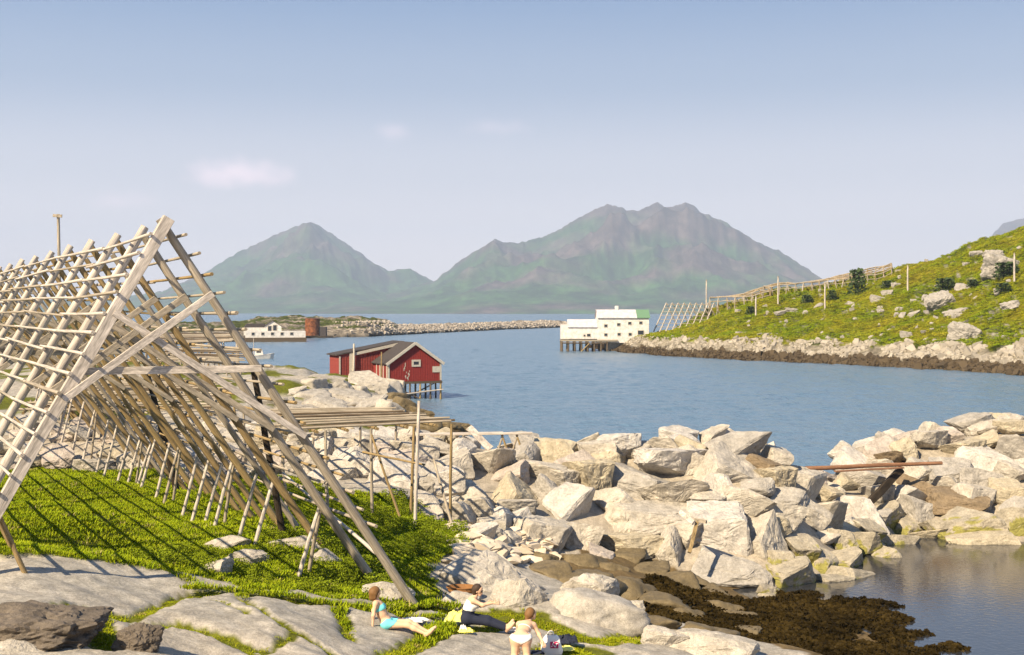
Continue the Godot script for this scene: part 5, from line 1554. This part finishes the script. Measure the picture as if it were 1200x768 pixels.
func make_people() -> void:
	# --- girl in turquoise, sitting back on her hands, face to the right
	var seat := hit(452, 737)
	var feet := hit(508, 742)
	var t := thing("person", seat, "person in turquoise bikini sitting back on straight arms on bare rock", "person", "people at the picnic")
	t.rotation.z = clampf((surf(seat.x + 0.9, -seat.z - 0.2) - seat.y) / 0.9, -0.3, 0.2)
	var X := Vector3.RIGHT; var Y := Vector3.UP; var Z := Vector3.BACK
	var arms := [[Vector3(-0.27, 0.52, 0.15), Vector3(-0.275, 0.29, 0.21), 0.045, 0.036], [Vector3(-0.275, 0.29, 0.21), Vector3(-0.26, 0.06, 0.21), 0.035, 0.024], [Vector3(-0.27, 0.52, -0.15), Vector3(-0.32, 0.29, -0.2), 0.045, 0.036], [Vector3(-0.32, 0.29, -0.2), Vector3(-0.28, 0.06, -0.22), 0.035, 0.024]]
	var torso := [[Vector3(0, 0.115, -0.075), Vector3(0, 0.115, 0.075), 0.115, 0.115], [Vector3(-0.02, 0.16, 0), Vector3(-0.12, 0.30, 0), 0.125, 0.10], [Vector3(-0.12, 0.30, -0.03), Vector3(-0.22, 0.46, -0.03), 0.098, 0.105], [Vector3(-0.12, 0.30, 0.03), Vector3(-0.22, 0.46, 0.03), 0.098, 0.105], [Vector3(-0.26, 0.52, -0.12), Vector3(-0.26, 0.52, 0.12), 0.06, 0.06], [Vector3(-0.27, 0.52, 0), Vector3(-0.285, 0.62, 0), 0.052, 0.047], [Vector3(-0.125, 0.44, 0.06), Vector3(-0.12, 0.44, 0.062), 0.055, 0.055], [Vector3(-0.125, 0.44, -0.06), Vector3(-0.12, 0.44, -0.062), 0.055, 0.055]]
	var legs := [[Vector3(0.02, 0.11, 0.085), Vector3(0.46, 0.17, 0.17), 0.092, 0.056], [Vector3(0.46, 0.17, 0.17), Vector3(0.6, 0.13, 0.21), 0.056, 0.055], [Vector3(0.6, 0.13, 0.21), Vector3(0.88, 0.06, 0.3), 0.054, 0.033], [Vector3(0.02, 0.11, -0.085), Vector3(0.47, 0.19, -0.02), 0.092, 0.056], [Vector3(0.47, 0.19, -0.02), Vector3(0.62, 0.14, 0.02), 0.056, 0.055], [Vector3(0.62, 0.14, 0.02), Vector3(0.9, 0.06, 0.1), 0.054, 0.033]]
	legs += foot_bones(Vector3(0.89, 0.05, 0.3), Vector3(1.0, 0.2, 0.34), Z); legs += foot_bones(Vector3(0.91, 0.05, 0.1), Vector3(1.03, 0.19, 0.13), Z)
	var hc := Vector3(-0.30, 0.71, 0)
	var look := Vector3(0.8, 0.0, -0.55).normalized()
	var body := field(torso + arms + legs, 0.014, 0.05)
	var hd := field(head_bones(hc, look, Y), 0.007, 0.03)
	var h1 := field(hand(Vector3(-0.26, 0.055, 0.21), Vector3(-0.6, -0.25, 0.35), Y, Vector3(0.2, 0, 0.9)), 0.006, 0.01)
	var h2 := field(hand(Vector3(-0.28, 0.055, -0.22), Vector3(-0.6, -0.25, -0.35), Y, Vector3(0.2, 0, -0.9)), 0.006, 0.01)
	put("body", skin([body, hd, h1, h2]), M.skin, t)
	var ax := Vector3(-0.5, 0.86, 0).normalized()
	put("bikini_top", skin([[body, 0.006, band(ax, Vector3(-0.17, 0.43, 0), 0.06) + band(Z, Vector3.ZERO, 0.135)]]), M.turquoise, t)
	var hx := Vector3(0.55, -0.5, 0).normalized()
	put("bikini_bottom", skin([[body, 0.007, band(hx, Vector3(0.01, 0.11, 0), 0.095) + [[Y, 0.235]]]]), M.turquoise, t)
	var hair := field([[hc + Vector3(-0.02, 0.045, 0.0), hc + Vector3(-0.04, 0.03, 0.02), 0.103, 0.105], [hc + Vector3(-0.05, 0.0, 0.03), hc + Vector3(-0.06, -0.09, 0.03), 0.095, 0.07], [hc + Vector3(0.0, 0.0, 0.075), hc + Vector3(0.0, -0.07, 0.075), 0.045, 0.04]], 0.009, 0.03)
	put("hair", skin([hair]), M.hair, t)
	face_parts(t, hc, look, Y, false)

	# --- woman in white top and navy trousers, sitting up, arms held out
	seat = hit(546, 731)
	t = thing("person", seat, "person in white top, navy trousers and sunglasses sitting with arms stretched out", "person", "people at the picnic")
	t.rotation.z = clampf((surf(seat.x + 0.9, -seat.z - 0.1) - seat.y) / 0.9, -0.25, 0.2)
	var tr := [[Vector3(0, 0.12, -0.08), Vector3(0, 0.12, 0.08), 0.125, 0.125], [Vector3(0, 0.16, 0), Vector3(0.02, 0.34, 0), 0.13, 0.115], [Vector3(0.02, 0.34, -0.035), Vector3(0.06, 0.50, -0.035), 0.11, 0.11], [Vector3(0.02, 0.34, 0.035), Vector3(0.06, 0.50, 0.035), 0.11, 0.11], [Vector3(0.08, 0.56, -0.13), Vector3(0.08, 0.56, 0.13), 0.062, 0.062], [Vector3(0.08, 0.57, 0), Vector3(0.12, 0.67, 0), 0.054, 0.05], [Vector3(0.14, 0.45, 0.06), Vector3(0.145, 0.45, 0.06), 0.07, 0.07], [Vector3(0.14, 0.45, -0.06), Vector3(0.145, 0.45, -0.06), 0.07, 0.07]]
	var ar := [[Vector3(0.09, 0.55, 0.16), Vector3(0.30, 0.50, 0.20), 0.05, 0.04], [Vector3(0.30, 0.50, 0.20), Vector3(0.51, 0.57, 0.14), 0.04, 0.027], [Vector3(0.09, 0.55, -0.16), Vector3(0.26, 0.40, -0.18), 0.05, 0.04], [Vector3(0.26, 0.40, -0.18), Vector3(0.40, 0.50, -0.06), 0.04, 0.027]]
	var lg := [[Vector3(0.02, 0.12, 0.09), Vector3(0.46, 0.14, 0.12), 0.1, 0.068], [Vector3(0.46, 0.14, 0.12), Vector3(0.88, 0.075, 0.15), 0.066, 0.048], [Vector3(0.02, 0.12, -0.09), Vector3(0.46, 0.15, -0.06), 0.1, 0.068], [Vector3(0.46, 0.15, -0.06), Vector3(0.88, 0.075, -0.02), 0.066, 0.048]]
	var ft := foot_bones(Vector3(0.93, 0.055, 0.15), Vector3(1.03, 0.22, 0.18), Z) + foot_bones(Vector3(0.93, 0.055, -0.02), Vector3(1.01, 0.23, -0.01), Z)
	hc = Vector3(0.15, 0.76, 0.01)
	look = Vector3(0.9, -0.12, 0.3).normalized()
	body = field(tr + ar + lg + ft, 0.014, 0.05)
	put("body", skin([body, field(head_bones(hc, look, Y), 0.007, 0.03), field(hand(Vector3(0.51, 0.57, 0.14), Vector3(1, 0.15, -0.2), Y, Vector3(0, 0.6, -0.6)), 0.006, 0.01), field(hand(Vector3(0.40, 0.50, -0.06), Vector3(0.8, 0.35, 0.3), Y, Vector3(0, 0.8, 0.3)), 0.006, 0.01)]), M.skin, t)
	put("white_top", skin([[field(tr, 0.014, 0.05), 0.012, [[-Y, -0.295], [Y, 0.53]] + band(Z, Vector3.ZERO, 0.15)]]), M.white_cloth, t)
	put("trousers", skin([[field(tr + lg, 0.014, 0.05), 0.014, [[Y, 0.32], [X, 0.87]]]]), M.navy, t)
	put("hair", skin([field([[hc + Vector3(-0.03, 0.05, 0), hc + Vector3(-0.045, 0.035, -0.01), 0.1, 0.1], [hc + Vector3(-0.06, 0.0, 0), hc + Vector3(-0.07, -0.06, 0), 0.085, 0.06]], 0.009, 0.03)]), M.hair_dark, t)
	face_parts(t, hc, look, Y, true)

	# --- person on knees, bent over the bag, seen from behind
	var kn := hit(610, 762) + Vector3(0, 0, 1.25)
	kn.y = surf(kn.x, -kn.z)
	t = thing("person", kn, "person in white bikini kneeling on all fours beside a carrier bag", "person", "people at the picnic")
	tr = [[Vector3(-0.095, 0.43, 0), Vector3(0.095, 0.43, 0), 0.13, 0.13], [Vector3(0, 0.49, -0.06), Vector3(0.05, 0.54, -0.22), 0.125, 0.105], [Vector3(0.02, 0.54, -0.22), Vector3(0.07, 0.60, -0.40), 0.1, 0.105], [Vector3(0.09, 0.54, -0.22), Vector3(0.14, 0.60, -0.40), 0.1, 0.105], [Vector3(-0.02, 0.62, -0.46), Vector3(0.24, 0.61, -0.43), 0.062, 0.062], [Vector3(0.13, 0.63, -0.47), Vector3(0.18, 0.70, -0.53), 0.054, 0.05]]
	ar = [[Vector3(0.27, 0.60, -0.43), Vector3(0.37, 0.42, -0.40), 0.047, 0.038], [Vector3(0.37, 0.42, -0.40), Vector3(0.42, 0.36, -0.18), 0.037, 0.026], [Vector3(-0.05, 0.61, -0.47), Vector3(-0.07, 0.36, -0.54), 0.047, 0.038], [Vector3(-0.07, 0.36, -0.54), Vector3(-0.05, 0.10, -0.58), 0.037, 0.026]]
	lg = [[Vector3(-0.1, 0.42, 0.01), Vector3(-0.13, 0.09, 0.02), 0.1, 0.066], [Vector3(-0.13, 0.08, 0.02), Vector3(-0.14, 0.06, 0.4), 0.062, 0.034], [Vector3(0.1, 0.42, 0.01), Vector3(0.12, 0.09, 0.02), 0.1, 0.066], [Vector3(0.12, 0.08, 0.02), Vector3(0.14, 0.06, 0.4), 0.062, 0.034]]
	ft = foot_bones(Vector3(-0.14, 0.055, 0.42), Vector3(-0.14, 0.03, 0.6), X) + foot_bones(Vector3(0.14, 0.055, 0.42), Vector3(0.14, 0.03, 0.6), X)
	hc = Vector3(0.22, 0.79, -0.56)
	look = Vector3(0.75, -0.1, -0.55).normalized()
	body = field(tr + ar + lg + ft, 0.014, 0.05)
	put("body", skin([body, field(head_bones(hc, look, Y), 0.007, 0.03), field(hand(Vector3(0.42, 0.36, -0.18), Vector3(0.3, -0.5, 0.5), Y, Vector3(-0.6, 0.3, 0)), 0.006, 0.01), field(hand(Vector3(-0.05, 0.10, -0.58), Vector3(0, -0.7, -0.6), Y, Vector3(0.8, 0, 0)), 0.006, 0.01)]), M.skin, t)
	put("bikini_bottom", skin([[body, 0.008, [[Y, 0.535], [X * 0.55 - Y, -0.345], [X * -0.55 - Y, -0.345], [-Z, 0.16]]]]), M.white_cloth, t)
	var bk := Vector3(0.35, 0.5, -0.8).normalized()
	put("bikini_strap", skin([[field(tr, 0.01, 0.05), 0.006, band(bk, Vector3(0.08, 0.57, -0.30), 0.014)]]), M.white_cloth, t)
	put("hair", skin([field([[hc + Vector3(-0.03, 0.05, 0.02), hc + Vector3(-0.04, 0.03, 0.03), 0.1, 0.1], [hc + Vector3(-0.07, -0.01, 0.05), hc + Vector3(-0.09, -0.06, 0.06), 0.075, 0.05]], 0.009, 0.03)]), M.hair, t)
	face_parts(t, hc, look, Y, false)

# lumpy folded cloth
func cloth_mesh(s: int, amp: float) -> ArrayMesh:
	var st := SurfaceTool.new(); st.begin(Mesh.PRIMITIVE_TRIANGLES); st.set_smooth_group(0)
	var n := FastNoiseLite.new(); n.seed = s; n.frequency = 1.1; n.fractal_octaves = 3
	var N := 18
	for j in N + 1:
		for i in N + 1:
			var x := float(i) / N - 0.5; var z := float(j) / N - 0.5
			var edge := 1.0 - pow(maxf(absf(x), absf(z)) * 2.0, 4.0)
			var w := Vector2(n.get_noise_2d(x * 2 + 9, z * 2), n.get_noise_2d(x * 2, z * 2 + 30)) * 0.25
			st.add_vertex(Vector3(x + w.x, 0.01 + amp * edge * (0.55 + 0.9 * absf(n.get_noise_2d(x * 2.4, z * 2.4))), z + w.y))
	for j in N:
		for i in N:
			var a := j * (N + 1) + i
			for q in [a, a + 1, a + N + 1, a + 1, a + N + 2, a + N + 1]: st.add_index(q)
	var base := (N + 1) * (N + 1)
	st.generate_normals()
	return st.commit()

func make_picnic() -> void:
	# carrier bag with a printed emblem, standing open
	var p := hit(646, 767)
	var t := thing("carrier_bag", p, "white carrier bag with a crimson square emblem standing on the grass", "bag")
	var st := SurfaceTool.new(); st.begin(Mesh.PRIMITIVE_TRIANGLES); st.set_smooth_group(0)
	var prof := [[0.0, 0.21, 0.12], [0.06, 0.23, 0.14], [0.18, 0.205, 0.125], [0.3, 0.18, 0.1], [0.37, 0.14, 0.07], [0.40, 0.10, 0.045]]
	for r in prof:
		for i in 21:
			var a := TAU * (i % 20) / 20.0
			var k: float = 1.0 + 0.07 * sin(a * 5.0 + r[0] * 20.0)
			st.add_vertex(Vector3(signf(cos(a)) * pow(absf(cos(a)), 0.6) * r[1] * k, r[0], signf(sin(a)) * pow(absf(sin(a)), 0.6) * r[2] * k))
	for j in prof.size() - 1:
		for i in 20:
			var a := j * 21 + i
			for q in [a, a + 1, a + 21, a + 1, a + 22, a + 21]: st.add_index(q)
	st.generate_normals()
	put("bag_body", st.commit(), M.white_cloth, t)
	# emblem: crimson square with white strokes
	var tilt_b := Basis(Vector3.RIGHT, -0.22)
	var e := put("emblem", box(Vector3(0.17, 0.13, 0.004)), M.crimson, t, Transform3D(tilt_b, Vector3(0.06, 0.22, 0.138)))
	for q in [[-0.03, 0.025, 0.014, 0.075, -0.5], [0.0, -0.02, 0.014, 0.06, 0.6], [0.04, 0.0, 0.014, 0.085, -0.35], [0.055, 0.03, 0.05, 0.013, 0.3], [-0.055, -0.03, 0.03, 0.013, 0.2]]:
		put("emblem_stroke", box(Vector3(q[2], q[3], 0.003)), M.white_cloth, e, Transform3D(Basis(Vector3.BACK, q[4]), Vector3(q[0], q[1], 0.0035)))
	for s in [-1.0, 1.0]:
		var hd := TorusMesh.new(); hd.inner_radius = 0.055; hd.outer_radius = 0.07; hd.rings = 16; hd.ring_segments = 6
		put("handle", hd, M.white_cloth, t, Transform3D(Basis(Vector3.RIGHT, PI / 2), Vector3(-0.01, 0.41, 0.035 * s)))
	# clothes and towels
	for q in [[664, 754, 0.42, 0.16, 0.3, "navy", "crumpled navy garment lying beside the carrier bag", "clothing", "folded_clothes"], [660, 763, 0.4, 0.07, 0.25, "yellow", "pale yellow towel under the navy garment", "towel", "towel"], [536, 728, 0.5, 0.2, 0.35, "yellow", "yellow towel heaped behind the sitting person in trousers", "towel", "towel"], [546, 742, 0.3, 0.08, 0.2, "yellow", "small yellow hat lying on bare rock", "hat", "sun_hat"], [484, 729, 0.5, 0.06, 0.35, "white_cloth", "white towel spread behind the girl's legs on rock", "towel", "towel"], [600, 740, 0.2, 0.06, 0.16, "white_cloth", "white cloth scrap beside bare feet", "cloth", "cloth"], [628, 767, 0.35, 0.06, 0.25, "navy", "dark cloth on the grass below the carrier bag", "cloth", "cloth"]]:
		var h := hit(q[0], minf(q[1], 767.0))
		var o := put(q[8], cloth_mesh(int(q[0]), 1.0), M[q[5]], self, Transform3D(Basis.from_scale(Vector3(q[2], q[3], q[4])), h + Vector3(0, 0.02, 0)))
		tag(o, q[6], q[7])
		if q[8] == "sun_hat":
			put("crown", cloth_mesh(91, 1.0), M.white_cloth, o, Transform3D(Basis.from_scale(Vector3(0.5, 1.6, 0.6)), Vector3(-0.2, 0.3, 0)))
	# wicker basket
	var b := hit(541, 699)
	var bk := thing("wicker_basket", b + Vector3(0, 0.02, 0), "shallow reddish wicker basket on a rock behind the sitting person", "basket")
	st = SurfaceTool.new(); st.begin(Mesh.PRIMITIVE_TRIANGLES); st.set_smooth_group(0)
	var bp := [[0.0, 0.20], [0.1, 0.27], [0.2, 0.31], [0.2, 0.285], [0.1, 0.245], [0.03, 0.18]]
	for r in bp:
		for i in 25:
			var a := TAU * (i % 24) / 24.0
			st.add_vertex(Vector3(cos(a) * r[1] * 1.15, r[0] + 0.006 * sin(i * 6.0), sin(a) * r[1] * 0.8))
	for j in bp.size() - 1:
		for i in 24:
			var a := j * 25 + i
			for q in [a, a + 1, a + 25, a + 1, a + 26, a + 25]: st.add_index(q)
	st.generate_normals()
	put("bowl", st.commit(), M.wicker, bk)
	put("bottom", box(Vector3(0.4, 0.02, 0.28), Vector3(0, 0.02, 0)), M.wicker, bk)
	var rim := TorusMesh.new(); rim.inner_radius = 0.29; rim.outer_radius = 0.325; rim.rings = 24; rim.ring_segments = 8
	put("rim", rim, M.wicker, bk, Transform3D(Basis.from_scale(Vector3(1.15, 1.0, 0.8)), Vector3(0, 0.2, 0)))

# ------------------------------------------------------------------ sky
func sky_image() -> Image:
	var w := 1536; var h := 768
	var im := Image.create(w, h, false, Image.FORMAT_RGBF)
	var n := FastNoiseLite.new(); n.seed = 5; n.frequency = 0.035; n.fractal_octaves = 4
	var stops := [[0.0, Vector3(1.5, 1.35, 1.3)], [2.5, Vector3(1.35, 1.22, 1.2)], [6.0, Vector3(0.74, 0.75, 0.83)], [10.0, Vector3(0.36, 0.46, 0.63)], [14.5, Vector3(0.17, 0.30, 0.53)], [25.0, Vector3(0.13, 0.26, 0.50)], [90.0, Vector3(0.10, 0.19, 0.43)]]
	for y in h:
		var el := 90.0 - (y + 0.5) / h * 180.0
		var c: Vector3 = stops[0][1]
		for i in stops.size() - 1:
			if el >= stops[i][0] and el <= stops[i + 1][0]:
				c = (stops[i][1] as Vector3).lerp(stops[i + 1][1], smoothstep(0, 1, (el - stops[i][0]) / (stops[i + 1][0] - stops[i][0])) * 0.4 + 0.6 * (el - stops[i][0]) / (stops[i + 1][0] - stops[i][0]))
		for x in w:
			var k := c
			if el > 3.0 and el < 9.0:
				var az := (x + 0.5) / w * 360.0
				if az > 180.0: az -= 360.0
				# low fair-weather puffs all round the horizon
				for q in [[-12.0, 5.9, 2.6, 0.75, 0.5], [-17.0, 4.7, 1.6, 0.4, 0.22], [-5.2, 7.9, 0.9, 0.45, 0.18], [-0.6, 8.1, 1.5, 0.35, 0.12], [-31.0, 5.6, 3.2, 0.8, 0.5], [38.0, 5.2, 2.6, 0.6, 0.4], [60.0, 6.4, 3.4, 0.9, 0.5], [-60.0, 6.0, 3.0, 0.8, 0.5], [-95.0, 5.4, 3.2, 0.8, 0.5], [100.0, 5.8, 3.0, 0.8, 0.5], [140.0, 6.2, 3.4, 0.9, 0.5], [-140.0, 5.8, 3.0, 0.8, 0.5], [178.0, 5.5, 3.0, 0.8, 0.4]]:
					var dx: float = (az - q[0]) / q[2]; var dy: float = (el - q[1]) / q[3]
					if absf(dx) > 1.3 or absf(dy) > 1.6: continue
					var r := dx * dx + dy * dy * (1.0 if dy > 0 else 1.9) + n.get_noise_2d(x * 6.0, y * 14.0) * 0.75
					k = k.lerp(Vector3(1.55, 1.22, 1.28), clampf(1.0 - r, 0, 1) * q[4] * 1.3)
			im.set_pixel(x, y, Color(k.x, k.y, k.z) * 0.50)
	return im

func _ready() -> void:
	rng.seed = 20240
	noise.seed = 7; noise.frequency = 0.1; noise.fractal_octaves = 4
	fine.seed = 8; fine.frequency = 0.6; fine.fractal_octaves = 3
	# camera
	var cam := Camera3D.new()
	cam.name = "camera"
	cam.fov = rad_to_deg(2.0 * atan(384.0 / F))
	cam.near = 0.1; cam.far = 30000.0
	add_child(cam)
	cam.position = Vector3(0, EYE, 0)
	cam.rotation.x = -tilt
	cam.current = true
	# sky and haze
	var env := Environment.new()
	env.background_mode = Environment.BG_SKY
	var sky := Sky.new()
	var pm := PanoramaSkyMaterial.new()
	pm.panorama = ImageTexture.create_from_image(sky_image())
	sky.sky_material = pm
	env.sky = sky
	env.tonemap_mode = Environment.TONE_MAPPER_LINEAR
	env.tonemap_exposure = 2.25
	env.fog_enabled = true
	env.fog_density = 0.00013
	env.fog_light_color = Color(0.80, 0.88, 1.0)
	env.sdfgi_enabled = true; env.ssao_enabled = true; env.ssil_enabled = true
	var we := WorldEnvironment.new(); we.name = "world"; we.environment = env
	add_child(we)
	# sun: behind the camera's left shoulder
	var sun := DirectionalLight3D.new()
	sun.name = "sun"
	sun.light_energy = 1.6
	sun.light_angular_distance = 0.5
	sun.light_color = Color(1.0, 0.92, 0.79)
	sun.shadow_enabled = true
	add_child(sun)
	sun.look_at_from_position(Vector3.ZERO, Vector3(0.62, -0.78, -0.72))
	make_materials()
	add_ctrl()
	make_masks()
	for i in 26: blocks.append(block_mesh(i + 1, 4, 0.055, 0.07, 0.12))
	for i in 8: stains.append(block_mesh(i + 41, 4, 0.05, 0.06, 0.13, true))
	for i in 8: slabs.append(block_mesh(i + 81, 8, 0.11, 0.075, 0.09))
	for i in 8: crags.append(rock_mesh(i + 61, 2, 4))
	for i in 10: rounds.append(rock_mesh(i + 101, 1))
	for i in 6: LOG.append(log_mesh(i + 1, 0.35, 0.22))
	for i in 4: PLANK.append(plank_mesh(i + 1))
	make_ground()
	make_sea()
	sheet("water", 1.0, 58, 10, 56.4, 0.004, M.calm, "calm dark inlet water inside the breakwater")
	make_far()
	make_headland()
	make_breakwater()
	make_near_rocks()
	make_rack()
	make_flat_racks()
	make_boathouse()
	make_quay_house()
	make_far_quay()
	make_timber()
	make_seaweed()
	make_grass()
	make_people()
	make_picnic()
